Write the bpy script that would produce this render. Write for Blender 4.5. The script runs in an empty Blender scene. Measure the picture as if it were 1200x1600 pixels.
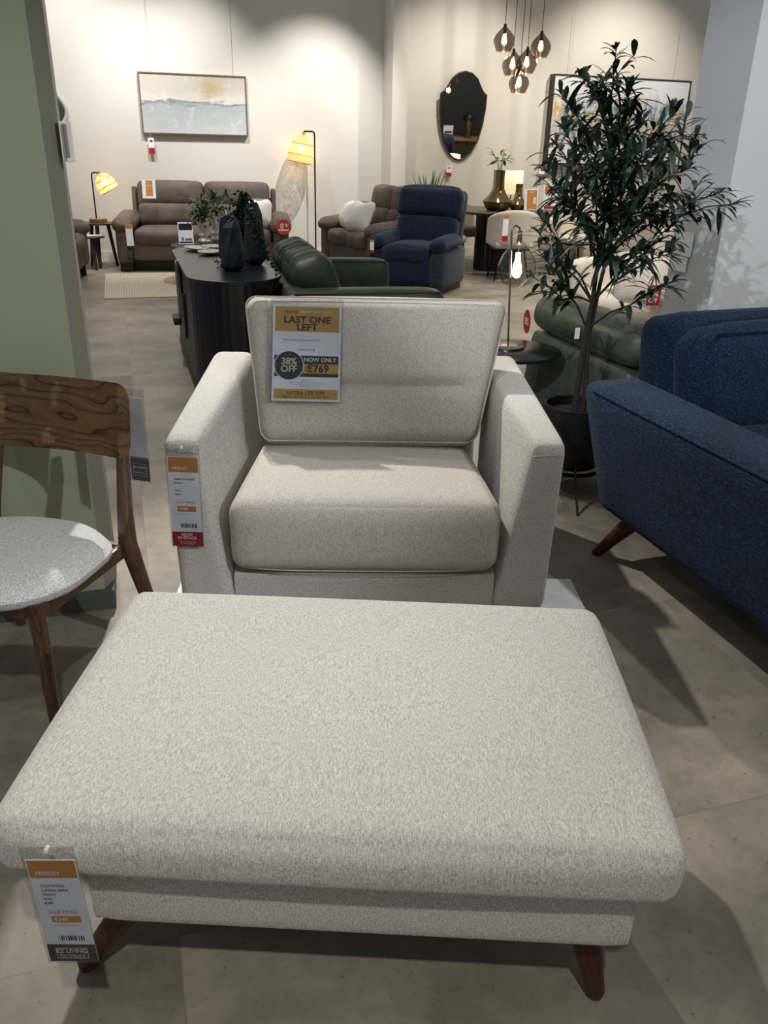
import bpy, bmesh, math, random
from math import sin, cos, pi, radians, sqrt
from mathutils import Vector, Matrix
random.seed(7)
C = bpy.context.scene.collection
sc = bpy.context.scene

# ---------------------------------------------------------------- camera
FPX, PITCH, ROLL, YAW, CH = 1262.19, 0.42207, -0.023576, 0.307161, 1.5
_r = Vector((1, 0, 0)); _f = Vector((0, cos(PITCH), -sin(PITCH))); _d = Vector((0, -sin(PITCH), -cos(PITCH)))
_r, _d = _r*cos(ROLL) + _d*sin(ROLL), -_r*sin(ROLL) + _d*cos(ROLL)
_Z = Matrix.Rotation(-YAW, 3, 'Z')
_r, _d, _f = _Z @ _r, _Z @ _d, _Z @ _f
def ray(px): return _r*((px[0]-600)/FPX) + _d*((px[1]-800)/FPX) + _f
def G(px, z=0.0):
    d = ray(px); return d*((z-CH)/d.z) + Vector((0, 0, CH))
def AY(px, y):
    d = ray(px); return d*(y/d.y) + Vector((0, 0, CH))
def AX(px, x):
    d = ray(px); return d*(x/d.x) + Vector((0, 0, CH))
cd = bpy.data.cameras.new('camera'); cam = bpy.data.objects.new('camera', cd); C.objects.link(cam)
cd.sensor_fit = 'VERTICAL'; cd.sensor_height = 36; cd.sensor_width = 27; cd.lens = FPX/1600*36
cd.clip_start = 0.05
m4 = Matrix((_r, -_d, -_f)).transposed().to_4x4(); m4.translation = (0, 0, CH)
cam.matrix_world = m4; sc.camera = cam

# ---------------------------------------------------------------- materials
def srgb(h):
    if isinstance(h, str):
        h = h.lstrip('#'); h = [int(h[i:i+2], 16)/255 for i in (0, 2, 4)]
    return tuple(((c/12.92) if c <= .04045 else ((c+.055)/1.055)**2.4) for c in h) + (1,)
def newmat(name):
    m = bpy.data.materials.new(name); m.use_nodes = True
    nt = m.node_tree; b = nt.nodes['Principled BSDF']; return m, nt, b
def N(nt, t, **kw):
    n = nt.nodes.new(t)
    for k, v in kw.items():
        if k in n.inputs.keys(): n.inputs[k].default_value = v
        else: setattr(n, k, v)
    return n
def ramp(nt, fac, stops):
    r = nt.nodes.new('ShaderNodeValToRGB'); e = r.color_ramp.elements
    while len(e) < len(stops): e.new(0.5)
    for i, (p, c) in enumerate(stops): e[i].position = p; e[i].color = c
    nt.links.new(fac, r.inputs['Fac']); return r.outputs['Color']
def mixc(nt, fac, a, b, mode='MIX'):
    n = nt.nodes.new('ShaderNodeMix'); n.data_type = 'RGBA'; n.blend_type = mode
    for s, v in ((n.inputs[0], fac), (n.inputs[6], a), (n.inputs[7], b)):
        if isinstance(v, (int, float, tuple)): s.default_value = v
        else: nt.links.new(v, s)
    return n.outputs[2]
def coords(nt, scale=(1, 1, 1), rot=(0, 0, 0)):
    t = nt.nodes.new('ShaderNodeTexCoord'); mp = N(nt, 'ShaderNodeMapping')
    mp.inputs['Scale'].default_value = scale; mp.inputs['Rotation'].default_value = rot
    nt.links.new(t.outputs['Object'], mp.inputs['Vector']); return mp.outputs['Vector']
def noise(nt, vec, scale, detail=2, rough=.5):
    n = N(nt, 'ShaderNodeTexNoise'); n.inputs['Scale'].default_value = scale
    n.inputs['Detail'].default_value = detail; n.inputs['Roughness'].default_value = rough
    nt.links.new(vec, n.inputs['Vector']); return n.outputs['Fac']
def bump(nt, b, h, strength, dist=.002):
    n = N(nt, 'ShaderNodeBump'); n.inputs['Strength'].default_value = strength; n.inputs['Distance'].default_value = dist
    nt.links.new(h, n.inputs['Height']); nt.links.new(n.outputs['Normal'], b.inputs['Normal'])
_mc = {}
def plain(name, col, rough=.5, metal=0, **kw):
    if name in _mc: return _mc[name]
    m, nt, b = newmat(name)
    v = coords(nt); f = noise(nt, v, 14, 3)
    c = srgb(col); lo = tuple(x*.93 for x in c[:3]) + (1,); hi = tuple(min(1, x*1.07) for x in c[:3]) + (1,)
    nt.links.new(ramp(nt, f, [(.3, lo), (.7, hi)]), b.inputs['Base Color'])
    b.inputs['Roughness'].default_value = rough; b.inputs['Metallic'].default_value = metal
    for k, x in kw.items(): b.inputs[k].default_value = x
    _mc[name] = m; return m
def fabric(name, dark, mid, light, scale=260, streak=(1, 1, .35), bmp=.5, sheen=.3, patch=.0):
    m, nt, b = newmat(name)
    v = coords(nt, streak); f = noise(nt, v, scale, 3, .65)
    f2 = noise(nt, coords(nt, (.6, 1.5, .6) if streak[1] < .5 else (1, 1, 1)), scale*1.6, 1)
    mx = N(nt, 'ShaderNodeMath', operation='ADD'); nt.links.new(f, mx.inputs[0])
    m2 = N(nt, 'ShaderNodeMath', operation='MULTIPLY_ADD'); nt.links.new(f2, m2.inputs[0]); m2.inputs[1].default_value = .7; m2.inputs[2].default_value = -.35
    nt.links.new(m2.outputs[0], mx.inputs[1])
    col = ramp(nt, mx.outputs[0], [(.28, srgb(dark)), (.5, srgb(mid)), (.72, srgb(light))])
    if patch:
        p = noise(nt, coords(nt), 5, 3); col = mixc(nt, patch, col, ramp(nt, p, [(.35, (.35, .35, .35, 1)), (.65, (.65, .65, .65, 1))]), 'OVERLAY')
    nt.links.new(col, b.inputs['Base Color']); b.inputs['Roughness'].default_value = .9
    b.inputs['Sheen Weight'].default_value = sheen; b.inputs['Specular IOR Level'].default_value = .2
    bump(nt, b, mx.outputs[0], bmp, .0016); return m
def leather(name, dark, light, rough=.42, scale=9):
    m, nt, b = newmat(name)
    v = coords(nt); f = noise(nt, v, scale, 4, .6)
    nt.links.new(ramp(nt, f, [(.3, srgb(dark)), (.7, srgb(light))]), b.inputs['Base Color'])
    b.inputs['Roughness'].default_value = rough
    g = noise(nt, v, 300, 2); w = noise(nt, v, 12, 3)
    a = N(nt, 'ShaderNodeMath', operation='MULTIPLY_ADD'); nt.links.new(w, a.inputs[0]); a.inputs[1].default_value = 3; nt.links.new(g, a.inputs[2])
    bump(nt, b, a.outputs[0], .35, .004); return m
def wood(name, a, bcol, c, scale=6, rough=.3, stretch=(1, 6, 6), coat=.0):
    m, nt, b = newmat(name)
    v = coords(nt, stretch); n1 = noise(nt, v, scale*.35, 2, .45)
    mm = N(nt, 'ShaderNodeMath', operation='MULTIPLY'); nt.links.new(n1, mm.inputs[0]); mm.inputs[1].default_value = 11
    fr = N(nt, 'ShaderNodeMath', operation='FRACT'); nt.links.new(mm.outputs[0], fr.inputs[0])
    fine = noise(nt, coords(nt, (stretch[0]*2, stretch[1]*8, stretch[2]*8)), scale*3, 3)
    col = ramp(nt, fr.outputs[0], [(0, srgb(c)), (.05, srgb(c)), (.16, srgb(bcol)), (.6, srgb(a)), (1, srgb(bcol))])
    col = mixc(nt, .25, col, ramp(nt, fine, [(.3, srgb(c)), (.7, srgb(a))]))
    nt.links.new(col, b.inputs['Base Color']); b.inputs['Roughness'].default_value = rough
    b.inputs['Coat Weight'].default_value = coat; b.inputs['Coat Roughness'].default_value = .4; return m
def glass(name, col, rough=.02, alpha=.25, thin=True):
    m, nt, b = newmat(name); nt.nodes.remove(b); out = nt.nodes['Material Output']
    t = N(nt, 'ShaderNodeBsdfTransparent'); t.inputs['Color'].default_value = srgb(col)
    g = N(nt, 'ShaderNodeBsdfGlossy'); g.inputs['Roughness'].default_value = rough
    fr = N(nt, 'ShaderNodeLayerWeight'); fr.inputs['Blend'].default_value = .5
    pw = N(nt, 'ShaderNodeMath', operation='POWER'); nt.links.new(fr.outputs['Facing'], pw.inputs[0]); pw.inputs[1].default_value = 3
    a = N(nt, 'ShaderNodeMath', operation='MULTIPLY_ADD'); nt.links.new(pw.outputs[0], a.inputs[0]); a.inputs[1].default_value = .75; a.inputs[2].default_value = alpha*.1; a.use_clamp = True
    mx = N(nt, 'ShaderNodeMixShader'); nt.links.new(a.outputs[0], mx.inputs[0]); nt.links.new(t.outputs[0], mx.inputs[1]); nt.links.new(g.outputs[0], mx.inputs[2])
    nt.links.new(mx.outputs[0], out.inputs['Surface']); return m
def glow(name, col, strength):
    m, nt, b = newmat(name); b.inputs['Base Color'].default_value = srgb(col)
    b.inputs['Emission Color'].default_value = srgb(col); b.inputs['Emission Strength'].default_value = strength; return m

M_beige = fabric('beige_chenille', '#96928a', '#b9b5ac', '#d3d0c8', 330, (1.5, .3, .3), .35, .2)
M_beige2 = fabric('beige_chenille_warm', '#979085', '#b7b0a5', '#cfc9be', 330, (1.6, .3, .3), .4, .15)
M_boucle = fabric('grey_weave', '#85837f', '#c4c2be', '#eceae6', 330, (1, 1, 1), .6, .2)
M_blue = fabric('blue_linen', '#050d18', '#0d1c30', '#264364', 220, (1, .25, 1), .4, .04, .3)
M_navy = fabric('navy_velvet', '#0a1526', '#141f34', '#1f2e48', 60, (1, 1, 1), .3, .2, .3)
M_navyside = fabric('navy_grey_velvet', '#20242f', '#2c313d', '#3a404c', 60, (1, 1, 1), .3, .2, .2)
M_brown = leather('brown_suede', '#4f433c', '#695b52', .7, 6)
M_green = leather('green_leather', '#242c25', '#3a443a', .38, 7)
M_green2 = leather('olive_leather', '#39423a', '#4f594c', .3, 7)
M_cream = fabric('cream_boucle', '#b5aa9b', '#d3c9ba', '#ebe3d6', 160, (1, 1, 1), .6, .3)
M_white = fabric('white_cotton', '#cfcbc2', '#e4e0d8', '#f2efe8', 120, (1, 1, 1), .3, .2)
M_greige = fabric('greige_velvet', '#7d766c', '#9d968b', '#b5aea3', 90, (1, 1, 1), .3, .3)
M_walnut = wood('dark_walnut', '#583b26', '#48301f', '#27160d', 9, .35, (4, 4, .8), .4)
M_walnutx = wood('walnut_board', '#8f6d48', '#7b5a39', '#33200f', 5, .35, (1.3, 3, 4.5), .5)
M_mahog = wood('mahogany_leg', '#4a1f16', '#35130d', '#1e0a07', 8, .35, (6, 6, 1))
M_black = plain('black_satin', '#101216', .42)
M_blackwood = wood('black_oak', '#1a1d22', '#131519', '#0b0c0f', 10, .3, (8, 1, 8))
M_navycab = plain('black_blue_lacquer', '#0a1020', .3)
M_darkmetal = plain('dark_metal', '#1a1816', .4, .7)
M_brass = plain('smoked_brass', '#8a7448', .18, .85)
M_gold = plain('gold_glass', '#8d7b55', .1, .8)
M_chrome = plain('brushed_steel', '#a8a196', .22, 1)
M_paper = plain('white_card', '#f6f7fb', .5)
M_porc = plain('white_ceramic', '#e6e2da', .25)
M_orange = plain('orange_print', '#d08a3e', .5)
M_gold_print = plain('gold_print', '#d3a244', .4)
M_red = plain('red_print', '#b3202f', .45)
M_coral = plain('coral_print', '#d8483c', .45)
M_ink = plain('dark_ink', '#1e1f26', .5)
M_grey_ink = plain('grey_ink', '#6a6c7a', .6)
M_cream_ink = plain('cream_ink', '#ecdca6', .5)
M_wht_ink = plain('white_ink', '#f6f2ea', .5)
M_sleeve = glass('clear_plastic_sleeve', '#eff0f2', .15, .4)
M_smoke = glass('smoked_glass', '#b3aaa0', .03, .6)
M_clear = glass('clear_glass', '#eeece8', .02, .6)
M_bulb = glow('warm_bulb', '#ffdcae', 14)
M_bulbw = glow('white_bulb', '#fff0cf', 28)
M_leaf = leather('olive_leaf', '#13261b', '#274232', .3, 5)
M_leaf2 = leather('sage_leaf', '#42543f', '#6a7a60', .5, 8)
M_leaf3 = leather('bright_leaf', '#2d5a26', '#4d7a3a', .4, 8)
M_leafd = leather('bead_leaf', '#0e1f16', '#1c3424', .45, 30)
M_bark = wood('grey_bark', '#2e2924', '#221d19', '#14100d', 20, .8, (4, 4, 1))
M_soil = leather('potting_soil', '#1b1512', '#2c231d', .95, 60)
M_pale_wood = wood('pale_oak', '#b08b5c', '#987245', '#6e4f2d', 9, .5, (1, 6, 6))
M_tablewood = wood('brown_oak', '#4b3f35', '#3a3028', '#231c17', 8, .35, (1, 7, 7))
M_frame_wood = plain('champagne_frame', '#8d8072', .35, .5)
M_frame_dark = plain('dark_frame', '#2a2624', .4)
M_shade = None

# ---------------------------------------------------------------- mesh helpers
def bmnew(): return bmesh.new()
def add(bm, src, mat=None):
    if mat is not None: bmesh.ops.transform(src, matrix=mat, verts=src.verts)
    me = bpy.data.meshes.new('tmp'); src.to_mesh(me); src.free(); bm.from_mesh(me); bpy.data.meshes.remove(me); return bm
def T(x=0, y=0, z=0, rx=0, ry=0, rz=0):
    return Matrix.Translation((x, y, z)) @ Matrix.Rotation(radians(rz), 4, 'Z') @ Matrix.Rotation(radians(ry), 4, 'Y') @ Matrix.Rotation(radians(rx), 4, 'X')
def sbox(sx, sy, sz, r=.02, n=6, puff=(0, 0, 0), warp=None, mat=None):
    """box with rounded edges and, if asked, swollen faces; centred on the origin"""
    bm = bmesh.new(); bmesh.ops.create_cube(bm, size=2)
    if n > 0: bmesh.ops.subdivide_edges(bm, edges=bm.edges, cuts=n, use_grid_fill=True)
    h = (sx/2, sy/2, sz/2); r = min(r, *h)
    for v in bm.verts:
        t = [max(-1, min(1, c)) for c in v.co]; s = [sin(c*pi/2) for c in t]
        p = [s[i]*h[i] for i in range(3)]
        core = [max(-(h[i]-r), min(h[i]-r, p[i])) for i in range(3)]
        d = Vector([p[i]-core[i] for i in range(3)])
        if d.length > 1e-9:
            # distance of this direction to the box corner zone: normalise to the sphere
            mx = max(abs(c) for c in d)/r if r > 0 else 0
            d = d.normalized()*r*min(1, mx)
        q = [core[i]+d[i] for i in range(3)]
        e = [1-s[i]**2 for i in range(3)]
        q[0] += puff[0]*s[0]*e[1]*e[2]; q[1] += puff[1]*s[1]*e[0]*e[2]; q[2] += puff[2]*s[2]*e[0]*e[1]
        v.co = q
    if warp:
        for v in bm.verts: v.co = warp(v.co.copy())
    if mat is not None: bmesh.ops.transform(bm, matrix=mat, verts=bm.verts)
    return bm
def box(x0, x1, y0, y1, z0, z1):
    bm = bmesh.new(); bmesh.ops.create_cube(bm, size=1)
    for v in bm.verts: v.co = ((x0+x1)/2+v.co.x*(x1-x0), (y0+y1)/2+v.co.y*(y1-y0), (z0+z1)/2+v.co.z*(z1-z0))
    return bm
def tube(pts, rad, seg=10, bm=None, cap=True):
    bm = bm or bmesh.new(); pts = [Vector(p) for p in pts]; n = len(pts)
    rad = rad if isinstance(rad, (list, tuple)) else [rad]*n
    rings = []; ref = None
    for i, p in enumerate(pts):
        t = (pts[min(i+1, n-1)]-pts[max(i-1, 0)]).normalized()
        if ref is None:
            ref = Vector((1, 0, 0)) if abs(t.x) < .8 else Vector((0, 1, 0))
        a = (ref - t*ref.dot(t)).normalized(); b = t.cross(a); ref = a
        rings.append([bm.verts.new(p+(a*cos(2*pi*k/seg)+b*sin(2*pi*k/seg))*rad[i]) for k in range(seg)])
    for i in range(n-1):
        for k in range(seg): bm.faces.new((rings[i][k], rings[i][(k+1) % seg], rings[i+1][(k+1) % seg], rings[i+1][k]))
    if cap: bm.faces.new(rings[0][::-1]); bm.faces.new(rings[-1])
    return bm
def lathe(prof, seg=32, bm=None, a0=0, a1=2*pi, sx=1, sy=1):
    bm = bm or bmesh.new(); full = abs(a1-a0-2*pi) < 1e-6; cols = []
    ns = seg if full else seg+1
    for k in range(ns):
        a = a0+(a1-a0)*k/seg
        cols.append([bm.verts.new((r*cos(a)*sx, r*sin(a)*sy, z)) for r, z in prof])
    for k in range(seg):
        A, B = cols[k], cols[(k+1) % ns]
        for i in range(len(prof)-1):
            try: bm.faces.new((A[i], B[i], B[i+1], A[i+1]))
            except ValueError: pass
    bmesh.ops.remove_doubles(bm, verts=bm.verts, dist=1e-6); return bm
def prism(poly, d, bm=None):
    """polygon in XY extruded d along +Z"""
    bm = bm or bmesh.new()
    lo = [bm.verts.new((x, y, 0)) for x, y in poly]; hi = [bm.verts.new((x, y, d)) for x, y in poly]
    n = len(poly)
    bm.faces.new(lo[::-1]); bm.faces.new(hi)
    for i in range(n): bm.faces.new((lo[i], lo[(i+1) % n], hi[(i+1) % n], hi[i]))
    return bm
def rrect(w, h, r, n=6):
    out = []
    for cx, cy, a in ((w/2-r, h/2-r, 0), (-w/2+r, h/2-r, 90), (-w/2+r, -h/2+r, 180), (w/2-r, -h/2+r, 270)):
        for k in range(n+1):
            t = radians(a+90*k/n); out.append((cx+r*cos(t), cy+r*sin(t)))
    return out
def bend(R):
    def w(p):
        th = p.x/R; return Vector(((R+p.y)*sin(th), (R+p.y)*cos(th)-R, p.z))
    return w
def leaf(bm, base, d, L, W, droop=.3, up=Vector((0, 0, 1)), fold=.15, n=4):
    d = Vector(d).normalized(); s = d.cross(up)
    s = s.normalized() if s.length > 1e-4 else Vector((1, 0, 0))
    base = Vector(base); rows = []
    for i in range(n+1):
        t = i/n; c = base+d*L*t+Vector((0, 0, -1))*droop*L*t*t
        w = W*.5*sin(pi*min(.97, max(.04, t*.92+.05)))**.8
        nrm = s.cross(d)
        rows.append((bm.verts.new(c-s*w+nrm*w*fold), bm.verts.new(c), bm.verts.new(c+s*w+nrm*w*fold)))
    for i in range(n):
        a, b = rows[i], rows[i+1]
        bm.faces.new((a[0], a[1], b[1], b[0])); bm.faces.new((a[1], a[2], b[2], b[1]))
def obj(name, bm, mat, parent=None, smooth=True, bevel=0, solid=0):
    bmesh.ops.recalc_face_normals(bm, faces=bm.faces)
    me = bpy.data.meshes.new(name); bm.to_mesh(me); bm.free()
    if smooth:
        for p in me.polygons: p.use_smooth = True
        me.set_sharp_from_angle(angle=radians(42))
    o = bpy.data.objects.new(name, me); C.objects.link(o); me.materials.append(mat)
    if parent: o.parent = parent
    if solid:
        s = o.modifiers.new('thickness', 'SOLIDIFY'); s.thickness = solid; s.offset = 0
    if bevel:
        b = o.modifiers.new('bevel', 'BEVEL'); b.width = bevel; b.segments = 3; b.limit_method = 'ANGLE'
    return o
def tag(o, label, cat, group=None):
    o['label'] = label; o['category'] = cat
    if group: o['group'] = group
    return o
def thing(name, label, cat, loc=(0, 0, 0), rz=0, group=None, mat=None):
    o = bpy.data.objects.new(name, None); C.objects.link(o); o.empty_display_size = .1
    if mat is not None: o.matrix_world = mat
    else: o.location = loc; o.rotation_euler = (0, 0, radians(rz))
    return tag(o, label, cat, group)
def struct(name, bm, mat, smooth=False, parent=None):
    o = obj(name, bm, mat, parent, smooth)
    if parent is None: o['kind'] = 'structure'
    return o
def copy_tree(root, label, group=None, parent=None):
    r = root.copy(); C.objects.link(r)
    if parent: r.parent = parent
    else:
        r['label'] = label
        if group: r['group'] = group
    for ch in list(root.children): copy_tree(ch, None, None, r)
    return r
def text_bm(bm, s, x, y, size, z=.0016, align='CENTER', bold=0, sx=1.0):
    cu = bpy.data.curves.new('t', 'FONT'); cu.body = s; cu.size = size; cu.align_x = align; cu.align_y = 'CENTER'
    cu.offset = bold*size; cu.resolution_u = 3
    o = bpy.data.objects.new('t', cu); C.objects.link(o)
    dg = bpy.context.evaluated_depsgraph_get(); me = bpy.data.meshes.new_from_object(o.evaluated_get(dg))
    b = bmesh.new(); b.from_mesh(me); bpy.data.meshes.remove(me); bpy.data.objects.remove(o); bpy.data.curves.remove(cu)
    add(bm, b, Matrix.Translation((x, y, z)) @ Matrix.Diagonal((sx, 1, 1, 1)))
def rect_bm(bm, x0, x1, y0, y1, z=.0012, th=.0004):
    return add(bm, box(x0, x1, y0, y1, z-th, z))
def axes(o, right, up):
    r = Vector(right).normalized(); u = Vector(up); u = (u-r*u.dot(r)).normalized(); n = r.cross(u)
    m = Matrix((r, u, n)).transposed().to_4x4(); m.translation = o; return m
def barcode(bm, x0, x1, y0, y1):
    x = x0
    rnd = random.Random(3)
    while x < x1:
        w = rnd.choice((.0010, .0018, .0028)); rect_bm(bm, x, min(x+w, x1), y0, y1); x += w+rnd.choice((.001, .0016, .0022))

def spot(loc, target, power, deg=60, blend=.6, radius=.05, col=(1, .93, .84)):
    l = bpy.data.lights.new('ceiling_or_added_spot', 'SPOT'); l.energy = power; l.spot_size = radians(deg); l.spot_blend = blend
    l.shadow_soft_size = radius; l.color = col
    o = bpy.data.objects.new('ceiling_or_added_spot', l); C.objects.link(o); o.location = loc
    o.rotation_euler = (Vector(target)-Vector(loc)).to_track_quat('-Z', 'Y').to_euler(); return o
def point(loc, power, radius=.03, col=(1, .8, .55)):
    l = bpy.data.lights.new('lamp_bulb', 'POINT'); l.energy = power; l.shadow_soft_size = radius; l.color = col
    o = bpy.data.objects.new('lamp_bulb', l); C.objects.link(o); o.location = loc; return o

# ---------------------------------------------------------------- the room
def floor_mat():
    m, nt, b = newmat('concrete_look_tiles')
    t = nt.nodes.new('ShaderNodeTexCoord'); sp = N(nt, 'ShaderNodeSeparateXYZ'); nt.links.new(t.outputs['Object'], sp.inputs[0])
    def cell(src, off, w):
        a = N(nt, 'ShaderNodeMath', operation='SUBTRACT'); nt.links.new(src, a.inputs[0]); a.inputs[1].default_value = off-w*20
        d = N(nt, 'ShaderNodeMath', operation='DIVIDE'); nt.links.new(a.outputs[0], d.inputs[0]); d.inputs[1].default_value = w
        fl = N(nt, 'ShaderNodeMath', operation='FLOOR'); nt.links.new(d.outputs[0], fl.inputs[0])
        fr = N(nt, 'ShaderNodeMath', operation='FRACT'); nt.links.new(d.outputs[0], fr.inputs[0])
        c = N(nt, 'ShaderNodeMath', operation='SUBTRACT'); nt.links.new(fr.outputs[0], c.inputs[0]); c.inputs[1].default_value = .5
        ab = N(nt, 'ShaderNodeMath', operation='ABSOLUTE'); nt.links.new(c.outputs[0], ab.inputs[0])
        g = N(nt, 'ShaderNodeMath', operation='GREATER_THAN'); nt.links.new(ab.outputs[0], g.inputs[0]); g.inputs[1].default_value = .5-.0016/w
        return fl.outputs[0], g.outputs[0]
    cx, gx = cell(sp.outputs[0], -.0337, .9031); cy, gy = cell(sp.outputs[1], 7.744, .9301)
    gm = N(nt, 'ShaderNodeMath', operation='MAXIMUM'); nt.links.new(gx, gm.inputs[0]); nt.links.new(gy, gm.inputs[1])
    cb = N(nt, 'ShaderNodeCombineXYZ'); nt.links.new(cx, cb.inputs[0]); nt.links.new(cy, cb.inputs[1])
    wn = N(nt, 'ShaderNodeTexWhiteNoise'); nt.links.new(cb.outputs[0], wn.inputs['Vector'])
    va = N(nt, 'ShaderNodeVectorMath', operation='MULTIPLY_ADD'); nt.links.new(wn.outputs['Color'], va.inputs[0]); va.inputs[1].default_value = (30, 30, 30); nt.links.new(t.outputs['Object'], va.inputs[2])
    n1 = noise(nt, va.outputs[0], 2.2, 6, .62); n2 = noise(nt, va.outputs[0], 14, 5, .7); n3 = noise(nt, va.outputs[0], 60, 3, .6)
    col = ramp(nt, n1, [(.3, srgb('#686156')), (.5, srgb('#857d70')), (.7, srgb('#9d9384'))])
    col = mixc(nt, .55, col, ramp(nt, n2, [(.3, (.36, .36, .36, 1)), (.5, (.5, .5, .5, 1)), (.7, (.6, .6, .6, 1))]), 'OVERLAY')
    col = mixc(nt, 1, col, ramp(nt, n3, [(.24, srgb('#a59f95')), (.34, (1, 1, 1, 1))]), 'MULTIPLY')
    tv = N(nt, 'ShaderNodeMapRange'); nt.links.new(wn.outputs['Value'], tv.inputs[0]); tv.inputs[3].default_value = .9; tv.inputs[4].default_value = 1.06
    hs = N(nt, 'ShaderNodeHueSaturation'); nt.links.new(tv.outputs[0], hs.inputs['Value']); nt.links.new(col, hs.inputs['Color'])
    col = mixc(nt, gm.outputs[0], hs.outputs[0], srgb('#7a7369'))
    nt.links.new(col, b.inputs['Base Color'])
    rr = N(nt, 'ShaderNodeMapRange'); nt.links.new(n2, rr.inputs[0]); rr.inputs[3].default_value = .3; rr.inputs[4].default_value = .55
    nt.links.new(rr.outputs[0], b.inputs['Roughness'])
    inv = N(nt, 'ShaderNodeMath', operation='SUBTRACT'); inv.inputs[0].default_value = 1; nt.links.new(gm.outputs[0], inv.inputs[1])
    bump(nt, b, inv.outputs[0], .4, .002)
    return m
def paint_wall(name, col):
    m, nt, b = newmat(name); v = coords(nt)
    f = noise(nt, v, 1.2, 3); f2 = noise(nt, v, 180, 2)
    c = srgb(col); nt.links.new(ramp(nt, f, [(.3, tuple(x*.96 for x in c[:3])+(1,)), (.7, c)]), b.inputs['Base Color'])
    b.inputs['Roughness'].default_value = .8; bump(nt, b, f2, .12, .001); return m
M_wall = paint_wall('white_wall_paint', '#dedbd3')
M_wallwarm = paint_wall('warm_lit_wall_paint', '#d9d4c9')  # same paint as the left wall, warm lamplight tinted into the colour
M_wallcol = paint_wall('pale_grey_wall_paint', '#d3d7d8')
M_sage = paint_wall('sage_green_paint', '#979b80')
M_sageedge = paint_wall('shaded_sage_paint', '#7d7c6c')  # same sage paint, shade on the angled end put in as darker colour
M_dark = paint_wall('charcoal_wall_paint', '#2b2d2f')
struct('floor', box(-6, 12, -3, 12.6, -.1, 0), floor_mat())
struct('wall_back', box(-6, 3.72, 12.25, 12.45, 0, 4.6), M_wall)
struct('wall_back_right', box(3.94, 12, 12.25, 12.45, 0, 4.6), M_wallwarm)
struct('wall_column_back', box(3.72, 3.94, 11.8, 12.45, 0, 4.6), M_wall)
struct('baseboard_back', box(-6, 3.72, 12.235, 12.25, 0, .13), M_wall)
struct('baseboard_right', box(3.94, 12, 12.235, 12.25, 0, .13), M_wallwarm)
struct('wall_column_right', box(3.3, 4.4, 4.11, 4.55, 0, 4.6), M_wallcol)
struct('wall_partition_dark', box(4.95, 9.5, 6.3, 6.45, 0, 4.6), M_dark)
# sage partition with a chamfered end and a dark plinth
bm = prism([(-3.2, 2.64), (-.181, 2.64), (-.141, 2.72), (-.141, 2.86), (-3.2, 2.86)], 4.5)
bmesh.ops.translate(bm, vec=(0, 0, .075), verts=bm.verts)
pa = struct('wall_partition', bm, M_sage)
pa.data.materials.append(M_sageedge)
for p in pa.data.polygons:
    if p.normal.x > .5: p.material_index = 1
struct('baseboard_partition', box(-3.2, -.15, 2.625, 2.86, 0, .075), plain('plinth_grey', '#4a4d45', .6))

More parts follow.
